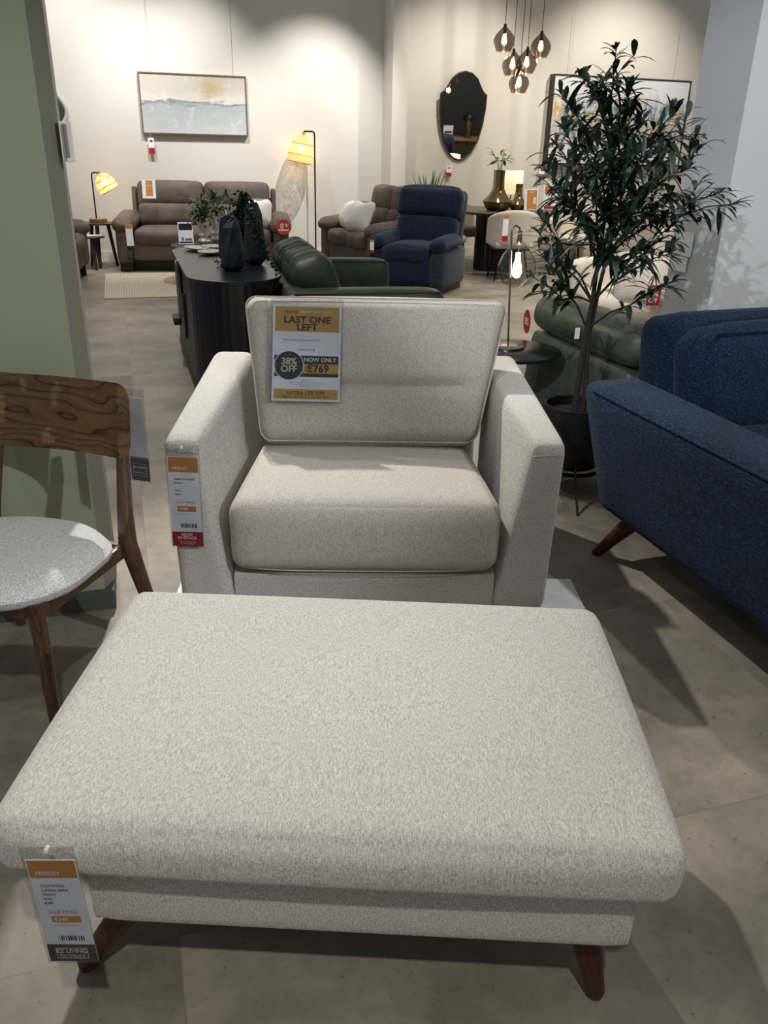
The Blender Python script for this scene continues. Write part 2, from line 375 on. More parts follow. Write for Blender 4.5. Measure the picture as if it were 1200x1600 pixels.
# ---------------------------------------------------------------- tags and signs
def hang_tag(label, mat, w, h, head, lines, group=None, foot=None, accent=None, price=None, name='price_tag', sleeve=True, lettering=True):
    """card in a clear sleeve; local x right, y up (0 at the top), z towards the viewer"""
    t = thing(name, label, 'price tag', mat=mat, group=group)
    obj('card', box(0, w, -h, 0, 0, .001), M_paper, t, False)
    hh = h*.17
    bm = bmesh.new(); rect_bm(bm, w*.02, w*.98, -hh, -h*.005)
    if price:
        b2 = bmesh.new(); rect_bm(b2, w*.24, w*.84, -h*.605, -h*.545); obj('price_band', b2, accent or M_orange, t, False)
    obj('colour_band', bm, accent or M_orange, t, False)
    bmw = bmesh.new(); bmk = bmesh.new(); bmo = bmesh.new()
    if lettering:
        text_bm(bmw, head, w*.14, -hh*.74, w*.13, align='LEFT', bold=.02, sx=1.05)
        y = -h*.245
        for s in lines:
            text_bm(bmk, s, w*.18, y, w*.085, align='LEFT', bold=.01); y -= h*.042
        if price:
            text_bm(bmo, 'SALE PRICE', w*.2, -h*.50, w*.125, align='LEFT')
            text_bm(bmw, price, w*.29, -h*.575, w*.13, align='LEFT', bold=.03)
            text_bm(bmk, 'Price includes delivery to the ground floor', w*.22, -h*.635, w*.028, align='LEFT')
        barcode(bmk, w*.3, w*.84, -h*.79, -h*.74)
    if len(bmw.verts): obj('white_lettering', bmw, M_wht_ink, t, False)
    if len(bmk.verts): obj('dark_lettering', bmk, M_ink, t, False)
    if len(bmo.verts): obj('orange_lettering', bmo, M_orange, t, False)
    if foot == 'red':
        f = obj('stock_label', box(0, w*1.02, -h, -h*.835, .001, .0022), M_red, t, False)
        b = bmesh.new(); text_bm(b, 'NOW', w*.5, -h*.868, w*.14, z=.0026, bold=.03); text_bm(b, 'IN STOCK', w*.5, -h*.906, w*.14, z=.0026, bold=.03)
        text_bm(b, 'Delivery Within Days', w*.5, -h*.95, w*.062, z=.0026); text_bm(b, 'On This Product', w*.5, -h*.972, w*.062, z=.0026)
        obj('lettering', b, M_wht_ink, f, False)
    elif foot == 'shop':
        f = obj('shop_label', box(0, w, -h, -h*.83, .001, .0022), M_ink, t, False)
        b = bmesh.new(); text_bm(b, 'EZ LIVING', w*.5, -h*.893, w*.15, z=.0026, sx=.95, bold=.01); text_bm(b, 'furniture', w*.5, -h*.935, w*.12, z=.0026, sx=1.25)
        for r in ((.17, .83, -.866, -.863), (.17, .83, -.966, -.963), (.17, .178, -.966, -.863), (.822, .83, -.966, -.863)):
            rect_bm(b, w*r[0], w*r[1], h*r[2], h*r[3], .0026)
        obj('lettering', b, M_wht_ink, f, False)
    elif foot == 'plainred':
        obj('sale_label', box(0, w, -h, -h*.8, .001, .0022), M_red, t, False)
    elif foot == 'dark':
        obj('shop_label', box(0, w, -h, -h*.83, .001, .0022), M_ink, t, False)
    if sleeve:
        b = box(-w*.05, w*1.05, -h*1.01, h*.13, .003, .0036); obj('plastic_sleeve', b, M_sleeve, t, False)
        b = tube([(w*.5, h*.10, -.004), (w*.5, h*.1, .006)], .004, 8); obj('fixing_pin', b, M_porc, t)
    return t

# ---------------------------------------------------------------- armchair
def local(o, deg):
    m = Matrix.Translation((o[0], o[1], 0)) @ Matrix.Rotation(radians(deg), 4, 'Z'); return m
AC = local((.066, 2.504), -15.5)
ac = thing('armchair', 'wide beige fabric armchair with loose back cushion standing behind the footstool', 'armchair', mat=AC)
W = 1.27
def arm_bm(flip):
    # side panel narrowing to the top, raised a little to the rear
    def warp(p):
        u = (p.y+.5)            # 0 front .. 1 rear
        tz = (p.z+.5)
        thick = .195-.085*tz+.03*u*tz+.035*u
        x = -.012*tz + thick*(p.x+.5)
        y = -.0+1.02*u-.02*tz*(1-u)*0
        z = .02+(.632+.055*u)*tz
        return Vector((x, y, z))
    bm = sbox(.195, 1.02, .64, .042, 11)
    for v in bm.verts:
        q = Vector((v.co.x/.195, v.co.y/1.02, v.co.z/.64)); v.co = warp(q)
    if flip:
        for v in bm.verts: v.co.x = W-v.co.x
        bmesh.ops.reverse_faces(bm, faces=bm.faces)
    return bm
for fl in (0, 1):
    a = obj('arm', arm_bm(fl), M_beige, ac)
    pts = [(.006, -.001, .615), (.05, -.003, .612), (.10, .002, .606)]
    if fl: pts = [(W-p[0], p[1], p[2]) for p in pts]
    obj('seam', tube(pts, .0018, 6), M_beige2, a)
bm = sbox(W-.36, .96, .15, .018, 5, mat=T(W/2, .50, .093)); obj('seat_rail', bm, M_beige, ac)
bm = sbox(W-.3, .12, .66, .04, 6, mat=T(W/2, .985, .35)); obj('back_frame', bm, M_beige, ac)
bm = sbox(.915, .66, .265, .062, 14, puff=(0.004, .012, .018), mat=T(W/2+.0, .305, .312, 0))
for v in bm.verts: v.co.x = W/2+(v.co.x-W/2)*(1-.10*max(0, v.co.y)/.6)
sc_ = obj('seat_cushion', bm, M_beige2, ac)
bm = tube([(x, -.018+abs(x-W/2)**4*.8, .195) for x in [W/2-.42+.84*i/12 for i in range(13)]], .0025, 6); obj('piping', bm, M_beige2, sc_)
def backcush(bm):
    for v in bm.verts:
        z = v.co.z
        # horizontal tuck seam across the front
        if v.co.y < 0: v.co.y += .03*math.exp(-((z+.062)/.02)**2)*max(0, 1-(abs(v.co.x)/.47)**6)
        k = (z+.29)/.58
        v.co.x = v.co.x*(.80+.2*k)-.03*(1-k)
lean = 24
bm = sbox(1.03, .2, .565, .06, 40, puff=(.0, .028, .012)); backcush(bm)
bmesh.ops.transform(bm, matrix=T(W/2+.043, .692, .692, -lean), verts=bm.verts)
bc = obj('back_cushion', bm, M_beige2, ac)
# piping around the cushion's front edge
po = []
for x, z in rrect(1.018, .548, .045, 5): po.append(Vector((x*(.80+.2*(z+.29)/.58)-.03*(1-(z+.29)/.58), -.088, z)))
po.append(po[0]); mt = T(W/2+.043, .692, .692, -lean)
obj('piping', tube([mt @ p for p in po], .003, 6), M_beige2, bc)
for sx_ in (-1, 1):
    for sy_ in (.1, .92):
        bm = lathe([(0, 0), (.025, 0), (.03, .03), (0, .03)], 12); bmesh.ops.translate(bm, vec=(W/2+sx_*.53, sy_, 0), verts=bm.verts); obj('foot', bm, M_black, ac)

# sale sign on the back cushion (lies on the leaning front face)
ca = AC @ mt
def on_cushion(x, z, off=-.138): return ca @ Vector((x, off, z))
rt = (ca.to_3x3() @ Vector((1, 0, 0))); upv = (ca.to_3x3() @ Vector((0, 0, 1)))
sg = thing('sale_sign', 'gold and white LAST ONE LEFT sale sign fixed to the armchair back cushion', 'sign', mat=axes(on_cushion(-.392, .232), rt + upv*-.012, upv))
w, h = .255, .36
obj('sheet', box(0, w, -h, 0, 0, .001), M_paper, sg, False)
for y0_, y1_, m_, nm in ((.275, .015, M_gold_print, 'gold_band'), (.71, .61, M_gold_print, 'gold_band'), (.98, .875, M_gold_print, 'gold_band'), (.61, .525, M_ink, 'dark_band'), (.745, .71, M_ink, 'dark_band')):
    b = bmesh.new(); rect_bm(b, w*.03, w*.97, -h*y0_, -h*y1_); obj(nm, b, m_, sg, False)
b = prism([(w*.245+.056*cos(2*pi*k/40), -h*.63+.056*sin(2*pi*k/40)) for k in range(40)], .0006); bmesh.ops.translate(b, vec=(0, 0, .0012), verts=b.verts); obj('badge_rim', b, M_paper, sg, False)
b = prism([(w*.245+.053*cos(2*pi*k/40), -h*.63+.053*sin(2*pi*k/40)) for k in range(40)], .0006); bmesh.ops.translate(b, vec=(0, 0, .0016), verts=b.verts); obj('discount_badge', b, M_ink, sg, False)
b = bmesh.new()
text_bm(b, 'LAST ONE', w*.5, -h*.155, .034, bold=.034, sx=1.12); text_bm(b, 'LEFT', w*.5, -h*.232, .034, bold=.03, sx=1.12)
text_bm(b, '€769', w*.665, -h*.662, .039, bold=.035); text_bm(b, 'EXTRA 10% OFF', w*.5, -h*.915, .0185, bold=.015, sx=1.1); text_bm(b, 'FINAL PRICE IF COLLECTED', w*.5, -h*.955, .0125, bold=.01, sx=1.15)
text_bm(b, 'Hurry', w*.26, -h*.07, .02, sx=1.0)
obj('dark_lettering', b, plain('brown_ink', '#2b211b', .5), sg, False)
b = bmesh.new(); text_bm(b, "DON'T MISS OUT!", w*.63, -h*.07, .0125, bold=.01, sx=1.15); text_bm(b, 'NOW ONLY', w*.7, -h*.568, .0205, bold=.02, sx=1.05); obj('white_lettering', b, M_wht_ink, sg, False)
b = bmesh.new(); text_bm(b, '38%', w*.245, -h*.59, .035, z=.0026, bold=.02); text_bm(b, 'OFF', w*.245, -h*.668, .035, z=.0026, bold=.02); obj('badge_lettering', b, M_cream_ink, sg, False)
b = bmesh.new(); text_bm(b, 'PRESLEY BEIGE ARMCHAIR FRIDAY', w*.42, -h*.365, .0092); text_bm(b, 'WAS €1238', w*.5, -h*.465, .0125)
for q, (t_, s_) in enumerate((('Subject to stock', .006), ('All prices shown include delivery to the ground floor only', .0055), ('Terms and conditions apply to this clearance offer', .0055), ('While stocks last', .006))): text_bm(b, t_, w*.5, -h*(.785+.021*q), s_)
obj('grey_lettering', b, M_grey_ink, sg, False)
obj('plastic_sleeve', box(-.008, w+.008, -h-.006, .024, .0032, .0038), M_sleeve, sg, False)

r3 = AC.to_3x3() @ Vector((1, 0, 0))
hang_tag('orange and white price tag with red stock label hanging on the armchair arm front', axes(AC @ Vector((.004, -.016, .602)), r3 + Vector((0, 0, -.02)), (0, 0, 1)), .098, .315, 'PRESLEY', ['ARMCHAIR BEIGE', 'FRIDAY', '', 'WAS', '€849'], foot='red', price='€749')
# white protector board under the armchair
tag(obj('protector_board', box(-.05, 1.43, .03, .28, .001, .006), plain('white_board', '#d9dcde', .5)), 'white board lying on the floor under the right of the armchair', 'board').matrix_world = AC

# ---------------------------------------------------------------- footstool
OT = local((-.219, 1.184), -19.5)
ot = thing('footstool', 'large beige fabric footstool with dark wooden legs in front of the armchair', 'footstool', mat=OT)
def rag(p):
    k = (p.z+.06)/.12
    return Vector((p.x*(1+.012*k), p.y*(1+.01*k), p.z))
bm = sbox(1.168, .80, .125, .04, 18, puff=(.010, .012, .022), warp=rag, mat=T(.497, .335, .405)); oc = obj('cushion', bm, M_beige, ot)
bm = sbox(.985, .70, .138, .018, 6, mat=T(.54, .33, .259)); obj('base', bm, M_beige, ot)
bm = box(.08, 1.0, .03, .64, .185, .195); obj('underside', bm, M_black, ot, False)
for sx_ in (0, 1):
    for sy_ in (0, 1):
        x = -.005 if not sx_ else 1.0; y = .03 if not sy_ else .63
        xi = .13 if not sx_ else .955; yi = .07 if not sy_ else .59
        bm = tube([(xi, yi, .2), (x*.5+xi*.5, y*.5+yi*.5, .11), (x, y, .012), (x, y, 0)], [.033, .027, .019, .014], 16); obj('leg', bm, M_mahog, ot)
ro = OT.to_3x3() @ Vector((1, 0, 0)); fo = OT.to_3x3() @ Vector((0, -1, 0))
hang_tag('orange and white price tag in clear sleeve hanging from the footstool', axes(OT @ Vector((.002, -.105, .438)), ro + Vector((0, 0, .07)), Vector((0, 0, 1)) - fo*.05), .083, .222, 'PRESLEY', ['FOOTSTOOL', '(LARGE) BEIGE', 'FRIDAY', 'WAS', '€389'], foot='shop', price='€349')

# ---------------------------------------------------------------- wooden dining chair
WC = local((-.40, 2.2), -30)
wc = thing('dining_chair', 'dark walnut dining chair with curved back board and grey woven seat beside the sage partition', 'chair', mat=WC)
def seat_shape():
    bm = bmesh.new(); rings = []
    n = 48
    prof = [(0.0, .035), (.55, .034), (.82, .028), (.95, .014), (1.0, -.004), (.985, -.022), (.93, -.034), (0, -.034)]
    for s, z in prof:
        ring = []
        for k in range(n):
            a = 2*pi*k/n; e = .62
            x = .275*math.copysign(abs(cos(a))**e, cos(a)); y = .245*math.copysign(abs(sin(a))**e, sin(a))
            if y > .08: x *= 1-.42*((y-.08)/.165)**1.6
            if y < -.1: x *= 1-.12*((-.1-y)/.145)
            dish = .012*(x/.275)**2
            ring.append(bm.verts.new((x*s, y*s+.01, z+.445+dish*s)))
        rings.append(ring)
    for i in range(len(rings)-1):
        for k in range(n):
            bm.faces.new((rings[i][k], rings[i][(k+1) % n], rings[i+1][(k+1) % n], rings[i+1][k]))
    bmesh.ops.remove_doubles(bm, verts=bm.verts, dist=1e-5); return bm
obj('seat', seat_shape(), M_boucle, wc)
# back board: rounded rectangle bent around the sitter
bd = bmesh.new(); g = []
nx, nz = 40, 12; BW, BH, TH = .268, .097, .011
def sup(u, v):   # u,v in -1..1 -> rounded rectangle outline
    return u, v
poly = rrect(BW*2, BH*2, .05, 8)
bmb = bmesh.new(); bmesh.ops.create_grid(bmb, x_segments=40, y_segments=14, size=1)
for v in bmb.verts:
    x, z = v.co.x, v.co.y
    # squircle-like corner rounding
    xx = x*BW; zz = z*BH; rr = .05
    rr = .055; cx = max(-(BW-rr), min(BW-rr, xx)); cz = max(-(BH-rr), min(BH-rr, zz)); d = Vector((xx-cx, zz-cz))
    if d.length > 1e-9:
        mxx = max(abs(d.x), abs(d.y)); d = d.normalized()*mxx
    v.co = Vector((cx+d.x, 0, cz+d.y))
bmesh.ops.solidify(bmb, geom=bmb.faces, thickness=.022)
mnx = [v.co.y for v in bmb.verts]; 
for v in bmb.verts: v.co = bend(.62)(Vector((v.co.x, v.co.y, v.co.z)))
bmesh.ops.transform(bmb, matrix=T(.024, .305, .785, -9), verts=bmb.verts)
obj('backrest', bmb, M_walnutx, wc, bevel=.007)
for s in (-1, 1):
    q_ = lambda a: .024+s*(a-.024)
    bm = tube([(q_(.226), .292, .76), (q_(.228), .286, .70), (q_(.243), .235, .52), (q_(.252), .214, .425), (q_(.268), .25, .25), (q_(.30), .318, 0)], [.013, .0175, .0225, .027, .0225, .015], 14); obj('leg', bm, M_walnut, wc)
    bm = tube([(q_(.205), -.165, .43), (q_(.212), -.175, .25), (q_(.222), -.19, 0)], [.023, .02, .014], 14); obj('leg', bm, M_walnut, wc)
    bm = sbox(.024, .40, .045, .006, 2, mat=T(q_(.228), .02, .405, 0, 0, -s*4)); obj('side_rail', bm, M_walnut, wc)
bm = sbox(.42, .024, .045, .006, 2, mat=T(.024, .2, .405)); obj('rear_rail', bm, M_walnut, wc)
bm = sbox(.38, .024, .045, .006, 2, mat=T(.024, -.17, .405)); obj('front_rail', bm, M_walnut, wc)
# hang tag on the chair
pt = WC @ Vector((.262, .30, .835))
hg = thing('swing_tag', 'white hang tag with dark shop label hanging from the walnut chair back', 'price tag', mat=axes(AY((194, 619), 2.40), Vector((.75, -.5, 0)), Vector((-.05, .06, 1))))
obj('card', box(0, .062, -.185, -.0, 0, .001), M_paper, hg, False)
b = box(.0, .062, -.19, -.183, .0008, .0016); obj('colour_band', b, plain('faded_red_print', '#9c5a55', .5), hg, False)
f = obj('shop_label', box(0, .062, -.258, -.19, 0, .0012), M_ink, hg, False)
b = bmesh.new(); text_bm(b, 'EZ LIVING', .031, -.216, .0098, z=.0016, bold=.01); text_bm(b, 'furniture', .031, -.232, .0085, z=.0016, sx=1.2)
for r in ((.008, .054, -.205, -.2044), (.008, .054, -.2426, -.242), (.008, .0086, -.2426, -.2044), (.0534, .054, -.2426, -.2044)): rect_bm(b, *r, .0016)
obj('lettering', b, M_wht_ink, f, False)
obj('plastic_sleeve', box(-.003, .066, -.262, .026, .002, .0026), M_sleeve, hg, False)

# white bracket on the partition's end
br = thing('wall_bracket', 'small white metal bracket fixed on the end of the sage partition', 'bracket', loc=(-.128, 2.705, 1.5))
obj('plate', sbox(.006, .035, .105, .002, 1, mat=T(-.008, 0, 0)), M_porc, br); obj('plate_front', sbox(.034, .006, .105, .002, 1, mat=T(.006, -.016, 0)), M_porc, br)
obj('pin', tube([(.004, -.024, .045), (.004, -.024, -.045)], .006, 8), M_chrome, br)
obj('clip', sbox(.02, .02, .012, .003, 1, mat=T(.01, -.026, -.048)), M_porc, br)

# ---------------------------------------------------------------- blue sofa
bs = thing('sofa', 'dark blue linen sofa with piped arms and turned mahogany legs beside the armchair', 'sofa', loc=(0, 0, 0))
X0, X1, Y0, Y1 = 1.74, 4.1, 1.35, 2.93
def blue_arm(flip):
    bm = sbox(.25, 1.5, .50, .05, 9, puff=(0, 0, .012))
    for v in bm.verts:
        k = (v.co.z+.25)/.5; u = (v.co.y+.75)/1.5
        v.co.y = Y0+.06*k*0+u*(Y1-Y0-.30+.26*k); v.co.x = X0+.125+v.co.x*(1+.18*u)-.0*k+.03*u; v.co.z = .175+k*.475
    if flip:
        for v in bm.verts: v.co.x = X0+X1-v.co.x
        bmesh.ops.reverse_faces(bm, faces=bm.faces)
    return bm
for f_ in (0, 1):
    a = obj('arm', blue_arm(f_), M_blue, bs)
    x = X0-.0 if not f_ else X1
    s = 1 if not f_ else -1
    for dx in (.012,):
        obj('piping', tube([(x+s*dx+.0, Y0+.03+t*(Y1-Y0-.06), .632) for t in [.92*i/8 for i in range(9)]], .006, 6), M_blue, a)
bm = sbox(X1-X0-.4, 1.4, .2, .03, 4, mat=T((X0+X1)/2, 2.1, .29)); obj('seat_base', bm, M_blue, bs)
bm = sbox(X1-X0-.66, .30, .62, .09, 9, puff=(0, .01, .012), mat=T((X0+X1)/2+.06, 2.93, .580, -10)); o = obj('backrest', bm, M_blue, bs)
pp = [(X0+.43, 2.83, .80), (X0+.56, 2.85, .872), (X0+.9, 2.86, .882), (X0+1.6, 2.86, .882)]
obj('piping', tube(pp, .006, 6), M_blue, o)
for i in range(2):
    bm = sbox((X1-X0-.6)/2, .24, .5, .09, 10, puff=(.01, .05, .03), mat=T(X0+.355+(X1-X0-.6)*(i+.5)/2, 2.66, .63, -16)); o = obj('back_cushion', bm, M_blue, bs)
    w2 = (X1-X0-.6)/4-.04; m_ = T(X0+.355+(X1-X0-.6)*(i+.5)/2, 2.66, .63, -16)
    po = [m_ @ Vector((x, -.115, z)) for x, z in rrect(w2*2, .45, .05, 4)]; po.append(po[0]); obj('piping', tube(po, .006, 6), M_blue, o)
for i in range(2):
    bm = sbox((X1-X0-.56)/2, 1.1, .18, .06, 8, puff=(0, 0, .02), mat=T(X0+.28+(X1-X0-.56)*(i+.5)/2, 1.98, .45)); obj('seat_cushion', bm, M_blue, bs)
for x, y, xi, yi in ((X0-.012, 2.565, X0+.12, 2.47), (X1+.01, 2.565, X1-.12, 2.47), (X0+.02, 1.4, X0+.12, 1.5), (X1-.02, 1.4, X1-.12, 1.5)):
    obj('leg', tube([(xi, yi, .2), (x*.4+xi*.6, y*.4+yi*.6, .13), (x, y, 0)], [.036, .033, .019], 14), M_mahog, bs)

# ---------------------------------------------------------------- olive tree in a pot on a stand
TX, TY = 1.99, 3.27
ps = thing('plant_stand', 'thin legged black metal plant stand holding the black planter', 'plant stand', loc=(TX, TY, 0))
for k in range(4):
    a = radians(-112+90*k); obj('leg', tube([(.14*cos(a), .14*sin(a), .15), (.2*cos(a), .2*sin(a), .1), (.37*cos(a) if k == 0 else .2*cos(a), .37*sin(a) if k == 0 else .2*sin(a), 0)], .006, 8), M_darkmetal, ps)
obj('ring', lathe([(.14, .10), (.155, .10), (.155, .115), (.14, .115), (.14, .10)], 28), M_darkmetal, ps)
pl = thing('planter', 'round black planter pot behind the right arm of the armchair', 'planter', loc=(TX-.0, TY, .117))
obj('pot', lathe([(0, 0), (.12, 0), (.14, .02), (.155, .28), (.157, .30), (.147, .30), (.143, .25), (0, .25)], 32), M_black, pl)
obj('soil', lathe([(0, .262), (.08, .265), (.146, .255)], 24), M_soil, pl)
tr = thing('olive_tree', 'tall artificial olive tree with slim dark leaves rising from the black planter', 'tree', loc=(TX, TY, .37))
base = Vector((TX, TY, .37))
tips_px = [(963, 74, .0), (940, 128, .1), (905, 118, -.15), (985, 135, -.1), (1003, 190, .15), (875, 145, .05), (880, 200, -.2), (866, 222, .1), (850, 262, -.05), (893, 262, .25), (845, 338, .1),
           (852, 405, -.1), (872, 450, -.15), (838, 360, .2), (1060, 172, .05), (1088, 215, .2), (1050, 235, -.25), (1078, 262, -.1), (1128, 300, .05), (1152, 318, .0), (1045, 300, -.3), (1058, 345, .1), (1050, 395, .2),
           (1000, 395, -.3), (1052, 440, .1), (960, 400, -.3), (1010, 250, .3), (960, 200, .25), (930, 240, -.3), (975, 300, .25), (930, 300, .3), (915, 350, -.3), (1005, 330, -.2), (880, 320, -.2), (960, 260, -.15), (1020, 290, .15), (940, 180, -.05), (985, 165, .1),(900,170,.2),(915,215,.1),(1030,205,-.1),(870,290,.15),(1000,300,.0),(950,330,.1),(1040,270,.3)]
rr0 = math.hypot(TX, TY)
def tree_pt(px, py, dd):
    d = ray((px, py)); k = (rr0+dd)/math.hypot(d.x, d.y); return d*k+Vector((0, 0, CH))
rt_ = random.Random(11)
wb = bmesh.new(); lb = bmesh.new(); berry = []
forks = [base+Vector((0.0, 0, .40)), base+Vector((.01, 0, .52)), base+Vector((.015, .005, .68)), base+Vector((.02, 0, .88)), base+Vector((.02, 0, 1.1)), base+Vector((.03, 0, 1.3))]
tube([base+Vector((-.02, .0, -.1)), base+Vector((-.005, .01, .15)), base+Vector((.0, 0, .40)), forks[1], forks[2], forks[3], forks[4], forks[5], tree_pt(963, 110, 0)], [.017, .015, .014, .011, .009, .008, .006, .005, .003], 8, wb)
tube([base+Vector((.02, -.02, -.1)), base+Vector((.022, -.01, .15)), base+Vector((.012, 0, .36)), base+Vector((.05, .02, .6)), base+Vector((.1, .03, .9)), base+Vector((.12, .03, 1.15))], [.012, .012, .011, .009, .007, .004], 8, wb)
def leafcluster(p0, p1, n, spread=1):
    d = (p1-p0); L = d.length; d.normalize()
    for i in range(n):
        t = (i+.5)/n; p = p0.lerp(p1, t)
        side = Vector((rt_.uniform(-1, 1), rt_.uniform(-1, 1), rt_.uniform(-.5, .7))).normalized()
        dr = (d*.8+side*spread).normalized()
        leaf(lb, p, dr, rt_.uniform(.075, .125), rt_.uniform(.02, .029), rt_.uniform(.15, .65), fold=.25)
for px, py, dd in tips_px:
    tip = tree_pt(px, py, dd)
    fk = max([f for f in forks if f.z < tip.z-.04] or [forks[0]], key=lambda f: f.z)
    if rt_.random() < .5:
        low = [f for f in forks if f.z <= fk.z]; fk = low[max(0, len(low)-2)]
    mid = fk.lerp(tip, .55)+Vector((rt_.uniform(-.04, .04), rt_.uniform(-.04, .04), -.03+rt_.uniform(0, .06)))
    pts = [fk, fk.lerp(mid, .5)+Vector((0, 0, .02)), mid, mid.lerp(tip, .5)+Vector((0, 0, .015)), tip]
    tube(pts, [.006, .005, .004, .003, .0018], 6, wb)
    leafcluster(mid, tip, 15 if (tip-mid).length > .2 else 11); leafcluster(tip-(tip-mid)*.25, tip, 5, .7)
    leafcluster(fk.lerp(mid, .5), mid, 7)
    for q_ in range(2):
        o_ = mid.lerp(tip, rt_.uniform(.1, .6)); e_ = o_+Vector((rt_.uniform(-.12, .12), rt_.uniform(-.12, .12), rt_.uniform(.0, .14))); tube([o_, o_.lerp(e_, .5)+Vector((0, 0, .01)), e_], .0018, 5, wb); leafcluster(o_, e_, 6, .9)
    if rt_.random() < .22: berry.append(mid.lerp(tip, .4)+Vector((0, 0, -.03)))
for b_ in (wb, lb):
    bmesh.ops.translate(b_, vec=-base, verts=b_.verts)
obj('trunk', wb, M_bark, tr); obj('foliage', lb, M_leaf, tr)
for p in berry:
    bm = bmesh.new(); bmesh.ops.create_uvsphere(bm, u_segments=10, v_segments=8, radius=.011); 
    for v in bm.verts: v.co = v.co*1.0+(p-base); 
    obj('olive', bm, plain('olive_fruit', '#2a1c1a', .3), tr)
bm = box(-.012, .012, -.001, .001, -.05, 0); o = obj('care_tag', bm, M_paper, tr, False); o.location = tree_pt(903, 512, -.03)-base

# ---------------------------------------------------------------- olive leather sofa behind the tree
gs = thing('leather_sofa', 'olive leather sofa seen from behind, beyond the olive tree and blue sofa', 'sofa', loc=(0, 0, 0))
bm = sbox(.16, 1.06, .5, .05, 8, puff=(0, .02, 0), mat=T(2.36, 3.90, .28, 0, 6)); obj('back_panel', bm, M_green2, gs)
bm = sbox(.26, 1.10, .20, .085, 12, puff=(.02, .01, .02), mat=T(2.42, 3.88, .63, 0, 10)); o = obj('back_bolster', bm, M_green2, gs)
obj('piping', tube([(2.42+.03*sin(i), 3.36+1.04*i/8, .738-.015*abs(i-4)/4) for i in range(9)], .006, 6), M_green2, o)
bm = sbox(.62, 1.0, .2, .05, 6, puff=(0, 0, .02), mat=T(2.80, 3.88, .36)); obj('seat_cushion', bm, M_green2, gs)
bm = sbox(.7, .16, .5, .06, 6, mat=T(2.78, 4.42, .30)); obj('arm', bm, M_green2, gs)
for x in (2.38, 3.0):
    for y in (3.5, 4.35): obj('foot', tube([(x, y, .06), (x, y, 0)], .022, 10), M_black, gs)
rd = thing('round_sticker', 'round red sticker seen edge on at the end of the olive leather sofa', 'sticker', mat=axes(Vector((2.285, 4.44, .57)), Vector((-.17, -.985, 0)), (0, 0, 1)))
obj('disc', prism([(.07*cos(2*pi*k/32), .07*sin(2*pi*k/32)) for k in range(32)], .002), M_red, rd, False)
b = bmesh.new(); text_bm(b, '0%', 0, 0, .06, z=.0024, bold=.02); obj('lettering', b, M_wht_ink, rd, False)

# ---------------------------------------------------------------- black side table with glass globe lamp
st = thing('side_table', 'round black side table behind the armchair carrying the glass globe lamp', 'table', loc=(2.01, 4.06, 0))
obj('table_top', lathe([(0, .478), (.262, .478), (.275, .486), (.275, .496), (.27, .5), (0, .5)], 48), plain('black_marble', '#17191b', .25), st)
obj('column', lathe([(0, 0), (.17, 0), (.17, .012), (.03, .03), (.025, .47), (0, .478)], 28), M_black, st)
LX, LY = 2.005, 4.10
gl = thing('globe_lamp', 'table lamp with clear glass globe on slim steel stem behind the armchair', 'lamp', loc=(LX, LY, .5))
obj('base', lathe([(0, 0), (.088, 0), (.088, .01), (.08, .014), (0, .014)], 32), M_chrome, gl)
gc = AY((808, 418), LY)-Vector((LX, LY, .5)); tp = AY((800, 353), LY)-Vector((LX, LY, .5))
obj('stem', tube([(0, 0, .012), (tp.x*.5, 0, tp.z*.5), (tp.x, 0, tp.z-.03), (tp.x+.008, 0, tp.z-.006), (tp.x+.022, 0, tp.z+.002), (gc.x-.006, 0, tp.z-.008), (gc.x, 0, tp.z-.03)], .0055, 10), M_chrome, gl)
obj('socket', tube([(gc.x, 0, tp.z-.025), (gc.x, 0, tp.z-.085)], .012, 12), M_brass, gl)
bm = lathe([(.014, .155), (.018, .135), (.045, .108), (.085, .062), (.105, .01), (.103, -.035), (.082, -.075), (.045, -.098), (0, -.104)], 36); bmesh.ops.translate(bm, vec=gc, verts=bm.verts); sh = obj('globe', bm, M_clear, gl)
bm = lathe([(.012, .075), (.014, .04), (.022, .0), (.026, -.025), (.018, -.048), (0, -.056)], 20); bmesh.ops.translate(bm, vec=gc, verts=bm.verts); obj('bulb', bm, M_bulbw, gl)

# ---------------------------------------------------------------- black sideboard
SX, SW = .655, .295
sb = thing('sideboard', 'black rounded sideboard with fluted doors behind the armchair', 'sideboard', loc=(SX, 0, 0))
def stad(w, y0, y1, n=18):
    out = []
    for k in range(n+1):
        a = pi+pi*k/n; out.append((w*cos(a), y0+w+w*sin(a)))
    for k in range(n+1):
        a = pi*k/n; out.append((w*cos(a), y1-w+w*sin(a)))
    return out
def shift(bm, z): bmesh.ops.translate(bm, vec=(0, 0, z), verts=bm.verts); return bm
obj('worktop', shift(prism(stad(SW, 5.05, 7.0), .025), .725), M_blackwood, sb, bevel=.003)
obj('plinth', prism(stad(SW-.03, 5.09, 6.96), .06), M_black, sb)
obj('bottom_edge', shift(prism(stad(SW, 5.05, 7.0), .02), .06), M_black, sb)
